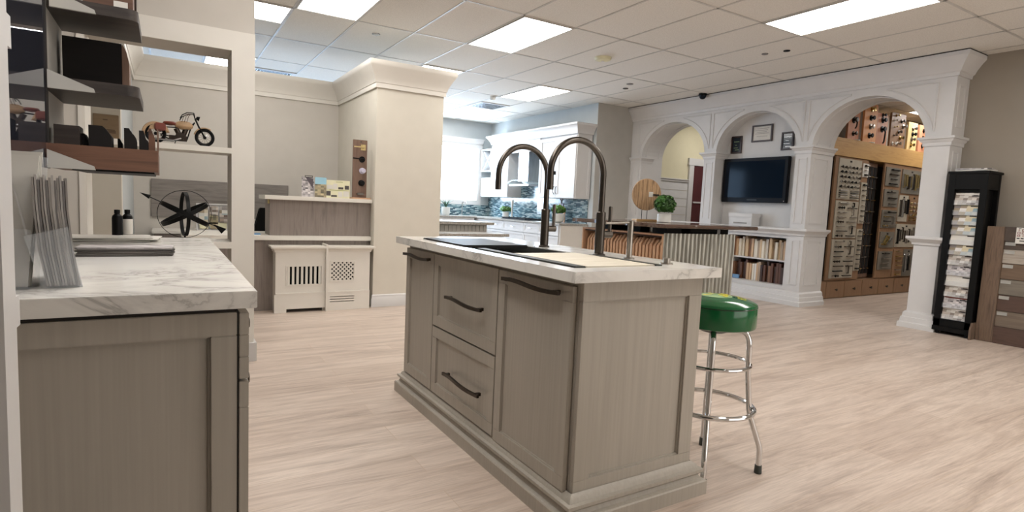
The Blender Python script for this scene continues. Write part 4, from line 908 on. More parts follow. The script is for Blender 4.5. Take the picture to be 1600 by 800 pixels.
t = T('candle_holder', 'tall white candle holder on the kitchen worktop', 'candle holder', (6.0, 9.86, .8805))
MB().lathe([(.0, .8815), (.05, .8815), (.045, .9), (.018, .93), (.018, 1.1), (.03, 1.2), (.03, 1.26), (0, 1.26)], (6.0, 9.86, 0), 20).build('holder', pot_m, t)
t = T('kitchen_tap', 'small chrome tap on the worktop under the window', 'tap', (5.5, 11.1, .8805))
MB().cyl((5.5, 11.12, .8815), (5.5, 11.12, 1.16), .014, 12).tube([(5.5, 11.12, 1.15), (5.5, 11.05, 1.19), (5.5, 10.96, 1.18), (5.5, 10.94, 1.14)], .011, 8).build('spout', chrome_m, t)
# low beadboard peninsula
t = T('beadboard_counter', 'grey beadboard counter with a pale stone top in the back kitchen', 'counter', (3.2, 7.05, 0))
MB().box(2.75, 3.82, 6.93, 7.4, 0, .86).build('body', greyw_m, t)
q = MB()
for k in range(18): q.box(2.76 + k * .059, 2.76 + k * .059 + .05, 6.918, 6.93, .02, .85)
q.build('beadboard', greyw_m, t); MB().box(2.7, 3.90, 6.86, 7.45, .862, .90).build('top', granite_m, t, .003)
t = T('sample_desk', 'lower grey desk with pale top in front of the beadboard counter', 'desk', (3.2, 6.6, 0))
MB().box(2.75, 3.86, 6.38, 6.85, .735, .77).build('top', granite_m, t, .003)
MB().box(2.8, 3.0, 6.42, 6.84, 0, .735).build('pedestal', greyw_m, t); MB().box(3.72, 3.80, 6.44, 6.5, 0, .735).build('leg', greyw_m, t); MB().box(3.72, 3.80, 6.75, 6.81, 0, .735).build('leg', greyw_m, t)
MB().box(3.0, 3.80, 6.42, 6.44, .66, .735).build('apron', greyw_m, t)
q = MB().prism([(3.03, .722), (3.10, .722), (3.065, .69)], 'xz', 6.414, 6.42).build('drawer_pull', black_m, t)

# =====================================================================
#  BAR
# =====================================================================
t = T('bar_counter', 'bar with corrugated steel front and wooden sample cubby under a live edge slab', 'bar counter', (4.7, 4.5, 0))
MB().box(4.60, 5.18, 3.95, 5.2, 0, .93).box(4.16, 4.60, 3.95, 5.18, .0, .10).box(4.16, 4.6, 3.95, 5.18, .90, .93).build('body', shad_m, t)
q = MB(); n = 18; V = []
N = n * 10; 
for side, dy in ((0, 0), (1, .004)): pass
P = [(4.14 + 1.06 * i / N, 3.925 + .013 * math.cos(2 * math.pi * i / 10)) for i in range(N + 1)]
Q = [(x, y_ + .003) for x, y_ in reversed(P)]
A = [q.bm.verts.new((x, y_, 0)) for x, y_ in P]; B = [q.bm.verts.new((x, y_, .945)) for x, y_ in P]; A2 = [q.bm.verts.new((x, y_ + .003, 0)) for x, y_ in P]; B2 = [q.bm.verts.new((x, y_ + .003, .945)) for x, y_ in P]
for i in range(N):
    q.bm.faces.new((A[i], A[i + 1], B[i + 1], B[i])); q.bm.faces.new((A2[i + 1], A2[i], B2[i], B2[i + 1])); q.bm.faces.new((B[i], B[i + 1], B2[i + 1], B2[i])); q.bm.faces.new((A[i + 1], A[i], A2[i], A2[i + 1]))
q.bm.faces.new((A[0], B[0], B2[0], A2[0])); q.bm.faces.new((A[N], A2[N], B2[N], B[N]))
q.build('corrugated_panel', galv_m, t)
MB().frame(3.942, 5.2, 0.0, .935, .018, 'yz', 4.135, 4.16).box(4.16, 4.58, 3.942, 3.956, 0, .935).box(4.16, 4.58, 5.186, 5.2, 0, .935).box(4.16, 4.58, 3.96, 5.18, .917, .934).build('cubby', cherry_m, t)
for x, y_, w_ in ((4.22, 3.98, .20), (4.55, 3.98, .4), (5.02, 3.98, .12), (4.22, 4.35, .2), (4.22, 4.8, .3)): MB().box(x, x + w_, y_, y_ + .2, .935, .999).build('riser', black_m, t)
0; MB().box(4.30, 4.40, 4.1, 4.3, .935, .999).box(4.95, 5.0, 3.97, 4.2, .935, .999).build('steel_plate', steel_m, t)
rs = random.Random(5); E_ = []
for i in range(24): E_.append((3.99 + 1.37 * i / 23, 3.80 + rs.uniform(-.012, .012)))
for i in range(1, 10): E_.append((5.365 + .03 * math.sin(math.pi * i / 10) + rs.uniform(-.01, .01), 3.80 + .9 * i / 10))
E_ += [(5.3, 4.7), (4.8, 5.42)]
for i in range(24): E_.append((4.7 - .68 * i / 23 if i < 2 else 3.995 + rs.uniform(-.015, .015), 5.42 - (5.42 - 3.83) * i / 24))
E_ = [p for i, p in enumerate(E_) if not (i >= 35 and 4.0 < p[0] < 4.71 and p[0] != 4.7 and i < 38)]
q = MB().prism(E_, 'xy', 1.0, 1.038).build('slab_top', slab_m, t)
ep = [(x, y_) for x, y_ in E_[:24]]
MB().sweep(ep, [(0, 1.0), (.012, 1.008), (.016, 1.02), (.010, 1.034), (0, 1.038)]).build('bark_edge', slab_m, t)
names = ['left', 'right']
for k in range(24):
    yy = 3.975 + k * .0495; top = .893 - .008 * (k % 3)
    q = MB().prism([(4.17, .105), (4.52, .105), (4.52, top), (4.225, top), (4.17, top - .07)], 'xz', yy, yy + .03).build('door_sample', cherry_m if k % 5 else DOORW[5] if False else cherry_m)
    tag(q, f'cherry door sample in the bar cubby, {k + 1}{"st" if k == 0 else "nd" if k == 1 else "rd" if k == 2 else "th"} from its corrugated corner', 'door sample', 'cherry door samples in the bar cubby')
# round clock disc
cxx, cyy = 4.60, 4.72
t = T('round_wood_display', 'round weathered wood disc on two thin rods on the bar', 'display disc', (cxx + .04, cyy, 1.038), -.30)
MB().lathe([(.0, -.012), (.174, -.012), (.178, -.008), (.178, .008), (.174, .012), (0, .012)], (0, 0, .30), 64, (0, 1, 0)).build('disc', clock_m, t, world=False)
q = MB()
for xx in (-.105, -.055, .0, .06, .115): hh = math.sqrt(.176 ** 2 - xx ** 2) - .006; q.box(xx - .0013, xx + .0013, -.0128, -.011, .30 - hh, .30 + hh)
q.build('plank_seams', gap_m, t, world=False)
MB().cyl((-.045, 0, .015), (-.045, 0, .15), .0035, 8).cyl((.02, 0, .015), (.02, 0, .15), .0035, 8).build('rod', black_m, t, world=False)
MB().box(-.13, .12, -.06, .06, .0005, .022).build('foot', oak_m, t, .003, world=False)
MB().box(.022, .072, -.017, -.0125, .275, .332).build('square_plate', paper_m, t, world=False); MB().box(.072, .145, -.026, -.0125, .293, .308).build('black_lever', black_m, t, world=False)
t = leafy('potted_boxwood', 'round clipped boxwood ball in a white pot on the bar', 4.66, 4.45, 1.039, [(.0, .001), (.068, .001), (.074, .006), (.074, .09), (0, .09)], .118, .102, 1100, leafd_m, .021)

# =====================================================================
#  NICHE: TV, frames, box, samples
# =====================================================================
NX = AX + .26
tvb_m, _n, _b = base('tv_black_plastic', .35); _b.inputs['Base Color'].default_value = (.004, .004, .006, 1); _b.inputs['Specular IOR Level'].default_value = .15
t = T('television', 'black flat screen television mounted in the middle arch niche', 'television', (NX - .05, 5.23, 1.35))
MB().box(NX - .085, NX - .02, 4.715, 5.765, 1.345, 1.985).build('housing', tvb_m, t, .006)
MB().box(NX - .0865, NX - .0845, 4.765, 5.715, 1.415, 1.94).build('screen', screen_m, t)
MB().box(NX - .0865, NX - .085, 4.735, 4.745, 1.368, 1.376).build('power_light', paper_m, t)
MB().box(NX - .088, NX - .084, 5.16, 5.32, 1.375, 1.39).build('brand_strip', plain('dark_grey_strip', (40, 40, 44), .4), t)
MB().box(NX - .022, NX - .001, 5.1, 5.36, 1.55, 1.8).build('wall_mount', black_m, t)
def pic(y0, y1, z0, z1, label, inner):
    t = T('framed_certificate', label, 'picture frame', (NX - .01, (y0 + y1) / 2, z0), 0, 'framed awards above the television')
    MB().frame(y0, y1, z0, z1, .022, 'yz', NX - .022, NX - .001).build('frame', plain('mahogany_frame', (46, 26, 24), .35) if 'mahogany_frame' not in MATS else MATS['mahogany_frame'], t)
    MB().box(NX - .012, NX - .001, y0 + .02, y1 - .02, z0 + .02, z1 - .02).build('sheet', inner, t)
    return t
aw = plain('dark_award_plate', (28, 40, 52), .1)
p1 = pic(5.535, 5.715, 2.07, 2.325, 'small dark framed award left of the certificate', aw)
p2 = pic(5.045, 5.372, 2.215, 2.455, 'wide dark framed white certificate directly above the television', paper_m)
p3 = pic(4.715, 4.895, 2.075, 2.32, 'small dark framed award right of the certificate', aw)
def lines(par, y0, y1, zs, m_): 
    q = MB()
    for i, z in enumerate(zs): q.box(NX - .0135, NX - .012, y0 + .02 * (i % 3), y1 - .025 * ((i + 1) % 2), z, z + .006)
    q.build('printed_lines', m_, par)
lines(p1, 5.58, 5.67, (2.12, 2.15, 2.19, 2.24), MATS['pale_green_print']); lines(p2, 5.10, 5.32, (2.40, 2.375, 2.35, 2.33, 2.29), paperg_m); lines(p3, 4.75, 4.86, (2.12, 2.16, 2.2, 2.25), steel_m)
t = T('document_box', 'white lidded document box on the niche ledge under the television', 'box', (NX - .14, 5.32, 1.01))
MB().box(7.10, 7.28, 5.12, 5.50, 1.011, 1.13).build('body', white_m, t, .003); MB().box(7.092, 7.288, 5.112, 5.508, 1.13, 1.185).build('lid', white_m, t, .003); MB().box(7.095, 7.10, 5.20, 5.42, 1.035, 1.055).build('label_slot', paperg_m, t)
rs = random.Random(11)
hn = {'ivory': 'ivory', 'tan': 'tan', 'taupe': 'taupe', 'brown': 'brown', 'espresso': 'espresso', 'cherry': 'cherry', 'wheat': 'wheat', 'pale': 'off white', 'umber': 'umber', 'chestnut': 'chestnut'}
ordn = ['first', 'second', 'third', 'fourth', 'fifth', 'sixth', 'seventh', 'eighth', 'ninth', 'tenth', 'eleventh', 'twelfth', 'thirteenth', 'fourteenth', 'fifteenth', 'sixteenth', 'seventeenth', 'eighteenth', 'nineteenth', 'twentieth', 'twenty-first', 'twenty-second', 'twenty-third', 'twenty-fourth']
for row, (z0, zh, seq) in enumerate(((.567, .29, 'chestnut tan ivory ivory tan wheat brown tan ivory ivory taupe wheat ivory pale tan wheat taupe ivory wheat taupe tan brown brown'.split()), (.236, .285, 'brown espresso espresso umber espresso umber tan tan ivory pale tan taupe espresso umber espresso brown umber espresso umber umber espresso brown chestnut'.split()))):
    yy = 4.555; k = 0
    for nm_ in seq[::-1]:
        th = .0375; h = zh * (.80 + .2 * rs.random()); dx = rs.uniform(0, .05)
        q = MB().box(7.175 + dx, 7.43, yy, yy + th - .003, z0, z0 + h).build('door_sample', MATS['sample_' + nm_])
        tag(q, f'{hn[nm_]} door sample, {ordn[k]} from the right on the {("upper", "lower")[row]} niche shelf', 'door sample', f'door samples on the {("upper", "lower")[row]} niche shelf')
        yy += th + .001; k += 1
tag(MB().box(7.145, 7.17, 5.30, 5.40, .237, .29).build('leaflet_pack', blue_m), 'small blue leaflet pack at the left end of the lower niche shelf', 'leaflet')

# =====================================================================
#  HARDWARE ROOM
# =====================================================================
HY = 4.56
t = T('hardware_display_wall', 'tan display wall unit with drawers, hinged panels and a honey wood header', 'display unit', (9.7, 4.8, 0))
MB().box(7.63, 12.2, 4.98, 5.04, 0, 2.31).box(7.63, 7.66, 4.58, 4.98, 0, 2.06).build('carcass', shad_m, t)
MB().box(7.62, 12.2, HY - .01, 5.04, 2.06, 2.312).build('header', oak_m, t, .002)
MB().box(7.63, 12.2, HY + .02, 4.98, 0.0, .262).build('plinth', oakz_m, t)
for k in range(9):
    x0 = 7.66 + k * .485
    do = MB().box(x0, x0 + .478, HY, HY + .022, .012, .252).build('drawer', oakz_m, t, .003)
    MB().lathe([(.009, 0), (.009, .012), (.02, .02), (.018, .028), (0, .03)], (x0 + .24, HY, .13), 14, (0, -1, 0)).build('knob', pewter_m if k else black_m, do)
for x0, x1 in ((8.10, 8.98), (9.46, 10.9), (11.2, 12.1)): MB().box(x0, x1, HY + .01, HY + .035, .27, 2.055).build('hinged_panel', oakz_m, t)
for x0, y0 in ((7.72, 4.62), (7.88, 4.64), (9.02, 4.62), (9.16, 4.64), (9.30, 4.66)): MB().box(x0, x0 + .12, y0, y0 + .02, .28, 2.04).build('recessed_panel', walnutz_m, t)
rs = random.Random(21)
def hboard(x0, x1, z0, z1, label, bm_, style, mets):
    r = T('hardware_sample_board', label, 'sample board', ((x0 + x1) / 2, HY, z0), 0, 'cabinet hardware sample boards')
    MB().box(x0, x1, HY - .004, HY + .0095, z0, z1).build('board', bm_, r)
    y = HY - .004; W_, H_ = x1 - x0, z1 - z0
    def pull(xa, za, xb, zb, m_, w_=.006):
        a, b_ = Vector((xa, y - .022, za)), Vector((xb, y - .022, zb)); d_ = (b_ - a) * .1
        MB().tube([a + Vector((0, .022, 0)) + d_, a + d_ * .8, b_ - d_ * .8, b_ + Vector((0, .022, 0)) - d_], w_ * 1.3, 6).build('cabinet_pull', m_, r)
    def knob(xa, za, m_, r_=.018): MB().lathe([(r_ * .5, 0), (r_ * .4, .014), (r_, .02), (r_ * .85, .028), (0, .03)], (xa, y, za), 10, (0, -1, 0)).build('cabinet_knob', m_, r)
    if style == 'knobs':
        nx, nz = max(3, int(W_ / .085)), max(3, int(H_ * .62 / .062))
        nz = min(nz, 7); nx = min(nx, 6)
        for i in range(nx):
            for j in range(nz): knob(x0 + W_ * (i + .6) / (nx + .2), z1 - .12 - H_ * .6 * j / nz, rs.choice(mets), .021)
        for j in range(4):
            pull(x0 + .03, z0 + .03 + .032 * j, x0 + W_ * .42, z0 + .03 + .032 * j, rs.choice(mets), .005); pull(x0 + W_ * .55, z0 + .03 + .032 * j, x1 - .03, z0 + .03 + .032 * j, rs.choice(mets), .005)
    elif style == 'bars':
        n_ = max(3, int(H_ / .07))
        for j in range(n_):
            zc = z0 + H_ * (j + .5) / n_; s0 = rs.uniform(.12, .3); pull(x0 + W_ * s0, zc, x1 - W_ * rs.uniform(.1, .35), zc, rs.choice(mets), rs.choice((.006, .009)))
    elif style == 'vert':
        n_ = max(3, int(W_ / .07))
        for j in range(n_):
            xc = x0 + W_ * (j + .5) / n_; pull(xc, z0 + H_ * rs.uniform(.08, .3), xc, z1 - H_ * rs.uniform(.06, .25), rs.choice(mets), rs.choice((.008, .012)))
    elif style == 'diag':
        for j in range(3): pull(x0 + .05 + j * .06, z0 + .04, x0 + .18 + j * .07, z1 - .05 - .02 * j, rs.choice(mets), .012)
    else:   # mixed
        n_ = max(3, int(H_ / .065))
        for j in range(n_):
            zc = z0 + H_ * (j + .5) / n_
            if j % 3 == 0 and W_ > .4:
                for i in range(3): knob(x0 + W_ * (.12 + .1 * i), zc, rs.choice(mets))
                pull(x0 + W_ * .5, zc, x1 - W_ * .08, zc, rs.choice(mets))
            else:
                pull(x0 + W_ * .08, zc, x0 + W_ * rs.uniform(.4, .6), zc, rs.choice(mets), .007)
                if j % 2: pull(x0 + W_ * .75, zc - .05, x0 + W_ * .75, min(z1 - .02, zc + .09), rs.choice(mets), .007)
                else: pull(x0 + W_ * .64, zc, x1 - W_ * .06, zc, rs.choice(mets), .007)
    MB().box(x0 + W_ / 2 - .025, x0 + W_ / 2 + .025, y - .002, y, z1 - .045, z1 - .02).build('name_tag', black_m, r)
dk = [black_m, pewter_m, bronze_m, nickel_m]; sv = [nickel_m, pewter_m, steel_m, black_m]; gd = [brass_m, gold_m, nickel_m]
HB = [(8.18, 8.77, 1.45, 2.03, 'ivory board of small knobs, top of the left column', pegb_m, 'knobs', sv),
 (8.18, 8.78, .89, 1.43, 'ivory board of mixed pulls, middle of the left column', pegb_m, 'mixed', dk), (8.18, 8.79, .30, .87, 'ivory board of dark pulls, bottom of the left column', pegb_m, 'mixed', dk),
 (8.81, 8.97, 1.8, 2.0, 'small white framed board with two pulls', paper_m, 'bars', dk), (8.81, 8.97, 1.11, 1.72, 'tall narrow ivory board of dark bar pulls', pegb_m, 'bars', dk), (8.81, 8.97, .40, 1.03, 'tall narrow ivory board of curved pulls low down', pegb_m, 'bars', dk),
 (9.49, 9.93, 1.71, 2.0, 'grey board with rows of black bars, top of the right bay', greyb_m, 'bars', [black_m, pewter_m]), (9.49, 9.93, 1.39, 1.66, 'grey board with three slim pulls', greyb_m, 'bars', sv), (9.49, 9.93, 1.06, 1.34, 'grey board mixing brass and black pulls', greyb_m, 'mixed', [brass_m, black_m, nickel_m]),
 (9.50, 9.93, .75, 1.0, 'grey board with three diagonal shiny pulls', greyb_m, 'diag', [chrome_m, brass_m]), (9.50, 9.93, .4, .69, 'grey board of tiny dark knobs near the drawers', greyb_m, 'bars', dk),
 (10.0, 10.60, 1.62, 2.0, 'board with tall black upright pulls behind the column', greyb_m, 'vert', [black_m, pewter_m, gold_m]), (9.97, 10.27, 1.17, 1.59, 'pale board of upright silver pulls', pegb_m, 'vert', sv), (10.29, 10.62, 1.17, 1.59, 'tan board crowded with brass knobs', oakz_m, 'knobs', gd),
 (9.97, 10.62, .76, 1.13, 'pale board of dark upright pulls', pegb_m, 'vert', dk), (9.97, 10.28, .28, .72, 'tan board with brass bin pulls', oakz_m, 'bars', gd), (10.30, 10.62, .28, .72, 'grey board of chunky silver pulls', greyb_m, 'vert', sv)]
for b_ in HB: hboard(b_[0], b_[1], b_[2], b_[3], b_[4], b_[5], b_[6], b_[7])
# upper lock boards leaning on the header
pinkw = wood('rosy_alder', (186, 126, 96), (204, 146, 114), axis='z'); orw = wood('orange_maple', (206, 142, 92), (222, 162, 110), axis='z'); goldw = wood('golden_ash', (206, 176, 116), (224, 198, 144), axis='z')
def lockboard(x0, x1, z1, yb, label, m_, items):
    r = T('lock_display_board', label, 'display board', ((x0 + x1) / 2, yb, 2.312), 0, 'door hardware boards above the header')
    MB().box(x0, x1, yb, yb + .03, 2.313, z1).build('board', m_, r, .002)
    for fx, fz, rr_, mm, lev in items:
        x, z = x0 + (x1 - x0) * fx, 2.313 + (z1 - 2.313) * fz; rose(x, yb, z, rr_, mm, r)
        if lev: MB().tube([(x, yb - .04, z), (x + .005, yb - .05, z - .05), (x - .01, yb - .05, z - lev + .03), (x - .02, yb - .04, z - lev)], .011, 8).build('pull_handle', mm, r)
lockboard(8.03, 8.42, 2.66, 4.72, 'grey board with brass rosette, leftmost above the header', greyb_m, ((.3, .75, .035, gold_m, 0), (.75, .55, .02, black_m, 0), (.15, .3, .02, gold_m, 0), (.45, .25, .02, black_m, 0), (.7, .25, .02, brass_m, 0)))
lockboard(8.46, 8.76, 2.80, 4.64, 'tan board with square black escutcheons and lever, second above header', pinkw, ((.5, .9, .04, bronze_m, 0), (.45, .62, .05, bronze_m, .13), (.5, .22, .036, pewter_m, 0)))
lockboard(8.80, 9.16, 2.89, 4.60, 'orange board with four round door knobs in a column', orw, ((.5, .86, .042, brass_m, 0), (.5, .64, .042, black_m, 0), (.5, .42, .042, nickel_m, 0), (.48, .19, .042, black_m, 0)))
lockboard(9.24, 9.56, 2.80, 4.64, 'rosy board with oval plates and a long curved black handle', pinkw, ((.45, .95, .03, black_m, 0), (.5, .80, .045, black_m, 0), (.5, .52, .05, black_m, .22)))
lockboard(9.62, 10.06, 2.85, 4.62, 'wide tan board with three rows of assorted knobs and levers', oakz_m, ((.3, .93, .02, brass_m, 0), (.7, .80, .032, bronze_m, 0), (.85, .66, .036, nickel_m, 0), (.2, .78, .02, paper_m, 0), (.55, .48, .03, bronze_m, 0), (.7, .32, .034, brass_m, 0), (.55, .14, .034, nickel_m, 0), (.2, .12, .028, pot_m, 0), (.25, .6, .016, gold_m, 0), (.25, .36, .016, bronze_m, 0)))
lockboard(10.12, 10.42, 2.76, 4.60, 'golden board with four knobs below a white caption strip', goldw, ((.5, .78, .036, nickel_m, 0), (.5, .58, .036, black_m, 0), (.45, .4, .036, nickel_m, 0), (.42, .2, .036, brass_m, 0)))
lockboard(10.54, 10.80, 2.76, 4.62, 'narrow tan board half hidden behind the end column', pinkw, ((.5, .8, .034, bronze_m, 0), (.5, .55, .034, bronze_m, 0), (.5, .25, .034, bronze_m, 0)))
for x in (8.62, 9.02): tag(MB().lathe([(.05, 0), (.05, .012), (.02, .02), (0, .02)], (x, 4.59, 2.313), 16).build('door_stop', pot_m), 'round white door stop on the header, ' + ('left one' if x < 9 else 'right one'), 'door stop', 'white door stops on the header')

# =====================================================================
#  RIGHT WALL: rack and plank board
# =====================================================================
RX0, RX1, RY0, RY1 = 6.985, 7.30, 2.405, 2.74
t = T('literature_tower', 'tall black four sided literature tower beside the end column', 'literature rack', (7.14, 2.57, 0))
MB().box(6.978, 7.305, 2.408, 2.745, .036, .084).build('base', black_m, t)
for k in range(4):
    a = math.pi / 4 + k * math.pi / 2; p = Vector((7.14 + .18 * math.cos(a), 2.575 + .18 * math.sin(a), .0))
    MB().cyl((p.x - .012, p.y, .018), (p.x + .012, p.y, .018), .0175, 14).build('castor', black_m, t)
q = MB()
for x0, y0 in ((RX0, RY0), (RX1 - .045, RY0), (RX0, RY1 - .06), (RX1 - .045, RY1 - .06)): q.box(x0, x0 + .045, y0, y0 + .06, .085, 1.68)
q.box(RX0, RX1, RY0, RY1, .085, .16).box(RX0 + .002, RX1 - .002, RY0 + .002, RY1 - .002, 1.52, 1.68); q.build('frame', black_m, t, .002)
MB().box(RX0 - .012, RX1 + .012, RY0 - .012, RY1 + .012, 1.68, 1.705).build('top_plate', black_m, t, .003)
MB().box(RX0 + .04, RX1 - .04, RY0 + .04, RY1 - .04, .16, 1.52).build('core', black_m, t)
zz = [.165, .285, .405, .52, .63, .74, .845, .95, 1.055, 1.155, 1.255, 1.36, 1.455]
for k in range(12):
    MB().box(RX0 + .008, RX0 + .011, RY0 + .06, RY1 - .06, zz[k], zz[k] + .05).build('acrylic_pocket', acryl_m, t)
inner = [photo_m, mono_m, photo_m, paper_m, mono_m, photo_m, swatch_m, paper_m, swatch_m, swatch_m, swatch_m, photo_m]
for k in range(12):
    r = T('leaflet', f'room design leaflet, {ordn[11 - k]} from the top of the black tower', 'leaflet', (RX0 + .02, 2.57, zz[k]), 0, 'leaflets in the black tower')
    MB().prism([(RX0 + .014, zz[k] + .002), (RX0 + .016, zz[k] + .002), (RX0 + .034, zz[k] + .125), (RX0 + .032, zz[k] + .125)], 'xz', RY0 + .064, RY1 - .064).build('sheet', inner[k], r)
    x_ = RX0 + .0325
    MB().prism([(x_ - .0046, zz[k] + .085), (x_ - .0035, zz[k] + .085), (x_ - .0015, zz[k] + .12), (x_ - .0026, zz[k] + .12)], 'xz', RY0 + .068, RY1 - .068).build('title_band', (paper_m, redbr_m, paper_m, paper_m, paper_m, redbr_m, slate_m, paper_m, olive_m, olive_m, olive_m, paper_m)[k], r)
    MB().box(x_ - .006, x_ - .0045, RY0 + .07, RY0 + .13, zz[k] + .088, zz[k] + .10).build('title_block', paperd_m, r)
for k, z in enumerate((1.6 - .15, 1.05, .96, .86, .72, .55, .42)):
    o = MB().prism([(RX0 + .08, z), (RX0 + .25, z), (RX0 + .25, z + .09), (RX0 + .08, z + .09)], 'xz', RY1 - .03, RY1 - .027); q = o.build('leaflet', paper_m); q.rotation_euler = (0, 0, 0)
    tag(q, f'pale leaflet edge on the tower side facing the column, {ordn[k]} from the top', 'leaflet', 'leaflets on the tower side')
for k in range(3):
    q = MB().box(-.11, .11, -.14, .14, 0, .010).build('magazine', paper_m if k < 2 else mono_m); q.location = (7.14, 2.57, 1.7055 + .0105 * k); q.rotation_euler = (0, 0, math.radians((3, -4, 8)[k]))
    tag(q, f'magazine lying on top of the black tower, {("bottom", "middle", "top")[k]} of three', 'magazine', 'magazines on the black tower')
# plank board (parallel to the right wall)
t = T('plank_display', 'standing display of reclaimed brown wood planks at the right picture edge', 'display board', (7.06, 1.95, 0))
PX0 = 7.035; PYl = 2.385; PYr = 1.45
MB().box(PX0, PX0 + .04, PYl - .145, PYl, 0, 1.158).build('side_post', reclz_m, t, .003); MB().box(PX0, PX0 + .04, PYr, PYr + .12, 0, 1.158).build('side_post', reclz_m, t, .003)
MB().box(PX0 - .002, PX0 + .038, PYr + .12, PYl - .145, 1.02, 1.158).build('top_rail', reclaimed_m if False else REC[0], t, .003)
MB().box(PX0, PX0 + .038, PYr + .12, PYl - .145, 0, .17).build('bottom_rail', REC[4], t, .003)
zs = [1.015, .90, .71, .545, .385, .215, .17][::-1]
pl = [(.17, .375, 5), (.38, .535, 4), (.54, .70, 3), (.705, .865, 2), (.87, 1.015, 1)]
pl = [(.172, .325, 5), (.33, .485, 4), (.49, .640, 3), (.645, .795, 2), (.80, .935, 1), (.94, 1.017, 0)]
for z0, z1, m_ in pl:
    p_ = MB().box(PX0 + .012, PX0 + .03, PYr + .12, PYl - .145, z0, z1).build('plank', REC[m_], t, .002)
    h_ = MB().frame(PYl - .235, PYl - .155, z1 - .040, z1 - .008, .006, 'yz', PX0 + .006, PX0 + .012).box(PX0 + .010, PX0 + .012, PYl - .23, PYl - .16, z1 - .034, z1 - .014)
    h_.build('label_holder', MATS.get('holder_silver') or plain('holder_silver', (170, 168, 162), .4), p_)
MB().prism([(6.93, 0), (7.15, 0), (7.15, .02), (7.10, .17), (6.96, .17), (6.93, .10)], 'xz', PYl + .0005, PYl + .0185).build('foot', reclz_m, t, .003)
MB().prism([(6.93, 0), (7.15, 0), (7.15, .02), (7.10, .17), (6.96, .17), (6.93, .10)], 'xz', PYr - .03, PYr).build('foot', reclz_m, t, .003)
sg = MB().box(PX0 - .008, PX0 - .0025, 1.90, 2.152, 1.0, 1.155).build('sign_card', paper_m, t)
q = MB()
for r_, (z, h_) in enumerate(((1.118, .022), (1.092, .020), (1.068, .018))):
    for c_ in range(7):
        y1 = 2.143 - c_ * .034
        q.frame(y1 - .024, y1, z, z + h_, .005, 'yz', PX0 - .0092, PX0 - .008) if (r_ + c_) % 3 else q.box(PX0 - .0092, PX0 - .008, y1 - .014, y1 - .008, z, z + h_)
q.build('red_lettering', plain('faded_red_ink', (130, 84, 78), .6), sg)
q = MB()
for c_ in range(8): y1 = 2.143 - c_ * .03; q.box(PX0 - .0092, PX0 - .008, y1 - .022, y1, 1.046, 1.056)
q.box(PX0 - .0092, PX0 - .008, 2.115, 2.135, 1.143, 1.149).box(PX0 - .0092, PX0 - .008, 2.04, 2.12, 1.022, 1.03)
q.build('dark_lettering', black_m, sg)
struct(MB().box(XR - .014, XR, -3.2, 2.78, 0, .13).build('baseboard_right', white_m, smooth=False))

# =====================================================================
#  CEILING FITTINGS
# =====================================================================
def cellx(i): return GX + gx * i, GX + gx * (i + 1)
def troffer(i, j, label, half=None):
    x0, x1 = cellx(i); y0, y1 = GY + gy * j, GY + gy * (j + 1)
    if half == 'far': y0 = y0 + gy / 2
    if half == 'near': y1 = y1 - gy / 2
    t = T('ceiling_light', label, 'ceiling light', ((x0 + x1) / 2, (y0 + y1) / 2, CEIL), 0, 'flat fluorescent ceiling panels')
    MB().frame(x0 + .011, x1 - .011, y0 + .011, y1 - .011, .014, 'xy', CEIL - .012, CEIL - .0005).build('frame', grid_m, t)
    MB().box(x0 + .022, x1 - .022, y0 + .022, y1 - .022, CEIL - .007, CEIL - .001).build('diffuser', panel_m, t)
TL = [(-3, 0, 'bright ceiling panel cut by the top edge, above the alcove front'), (0, 0, 'large bright ceiling panel left of centre, above the faucets'), (3, -2, 'long bright ceiling panel at the top right'),
 (3, 2, 'bright ceiling panel in front of the kitchen wall cabinets'), (0, 2, 'bright ceiling panel partly hidden by the alcove crown corner'), (3, 4, 'farthest bright ceiling panel before the kitchen window'),
 (-4, 3, 'ceiling panel seen through the framed opening above the motorcycle')]
for i, j, l in TL: troffer(i, j, l)
troffer(-4, 1, 'square ceiling light beside the white frame post', 'near')
for i, j in ((10, -2), (12, -1)): troffer(i, j, 'ceiling panel in the hardware room, ' + ('nearer the arch' if i == 10 else 'deeper behind the end column'))
for i, j, l in ((-4, -2, 'over the aisle between worktop and island'), (-5, -3, 'over the near end of the left worktop'), (-1, -4, 'over the floor in front of the island'), (3, -4, 'over the open floor on the right'), (3, -5, 'nearest the wall behind the viewer')): troffer(i, j, 'added ceiling panel outside the view, ' + l)  # unseen panels added to brighten the near part of the room
troffer(9, 1, 'added unseen ceiling panel over the corridor behind the left arch')  # panel out of view, added to brighten the corridor
def vent(x0, y0, label):
    t = T('air_vent', label, 'air vent', (x0 + .3, y0 + .3, CEIL), 0, 'ceiling air vents')
    MB().frame(x0 + .012, x0 + .598, y0 + .012, y0 + .598, .05, 'xy', CEIL - .012, CEIL - .0005).build('frame', grid_m, t)
    q = MB()
    for s in (.07, .115, .16, .205, .25): q.frame(x0 + s, x0 + .61 - s, y0 + s, y0 + .61 - s, .012, 'xy', CEIL - .016, CEIL - .008)
    q.build('slats', steel_m, t); MB().box(x0 + .06, x0 + .55, y0 + .06, y0 + .55, CEIL - .004, CEIL - .001).build('dark_duct', black_m, t)
vent(1.065, 8.96, 'square ceiling vent above the alcove crown'); vent(4.72, 8.96, 'square ceiling vent near the far kitchen ceiling panels')
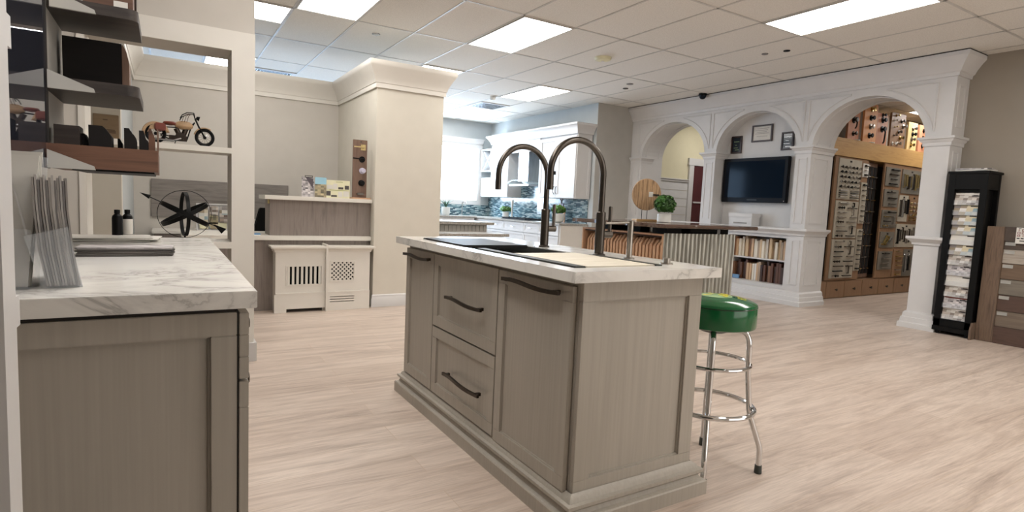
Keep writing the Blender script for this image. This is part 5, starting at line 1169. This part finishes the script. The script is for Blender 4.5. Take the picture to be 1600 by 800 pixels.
t = T('smoke_detector', 'round ivory smoke detector on the ceiling right of centre', 'smoke detector', (4.43, 5.37, CEIL)); MB().lathe([(.10, 0), (.10, -.012), (.09, -.03), (.05, -.04), (0, -.042)], (4.43, 5.37, CEIL - .0005), 32).build('housing', lemon_m, t); MB().lathe([(.02, -.0405), (.018, -.048), (0, -.049)], (4.43, 5.37, CEIL), 16).build('sensor', trim_m, t)
t = T('smoke_detector', 'small white detector hanging near the far kitchen vent', 'smoke detector', (4.67, 8.45, CEIL)); MB().lathe([(.05, -.0005), (.05, -.03), (.035, -.06), (0, -.062)], (4.67, 8.45, CEIL), 24).build('housing', pot_m, t)
for x, y_, r_, m_, l in ((1.97, 6.24, .045, steel_m, 'round concealed sprinkler cover left of the alcove crown corner'), (5.63, 6.2, .05, paperg_m, 'grey round ceiling cover, left of the pair before the camera dome'), (5.79, 6.46, .04, pewter_m, 'dark round ceiling spot, beside the grey cover'), (5.71, 3.86, .035, black_m, 'small black round ceiling spot right of the long panel'), (5.65, 4.08, .035, paperg_m, 'small grey round ceiling cover beside the black spot')):
    tag(MB().lathe([(r_, -.0005), (r_ * .95, -.008), (r_ * .4, -.011), (0, -.011)], (x, y_, CEIL), 24).build('round_ceiling_fitting', m_), l, 'ceiling fitting')
t = T('security_camera', 'black dome security camera where arched wall meets the ceiling', 'security camera', (6.86, 5.95, CEIL))
MB().lathe([(.0, -.001), (.058, -.001), (.058, -.03), (.050, -.032), (0, -.032)], (6.86, 5.95, CEIL), 28).build('mount', black_m, t); MB().lathe([(.050, -.032), (.047, -.055), (.033, -.075), (.014, -.084), (0, -.085)], (6.86, 5.95, CEIL), 28).build('dome', screen_m, t)
# recessed boards show dark hardware rows too
rs = random.Random(31)
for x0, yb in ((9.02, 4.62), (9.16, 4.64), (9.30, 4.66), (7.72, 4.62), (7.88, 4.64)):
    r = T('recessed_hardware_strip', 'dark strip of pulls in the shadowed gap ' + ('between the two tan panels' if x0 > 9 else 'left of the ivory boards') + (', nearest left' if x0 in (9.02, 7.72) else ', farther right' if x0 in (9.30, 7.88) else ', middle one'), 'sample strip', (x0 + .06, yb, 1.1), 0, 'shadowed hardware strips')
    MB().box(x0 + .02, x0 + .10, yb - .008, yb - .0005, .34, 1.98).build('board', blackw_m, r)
    for k in range(9):
        z = .42 + k * .175
        MB().tube([(x0 + .03, yb - .008, z), (x0 + .03, yb - .03, z + .005), (x0 + .09, yb - .03, z + .005), (x0 + .09, yb - .008, z)], .007, 6).build('cabinet_pull', (brass_m, pewter_m, nickel_m)[(k + int(x0 * 10)) % 3], r)
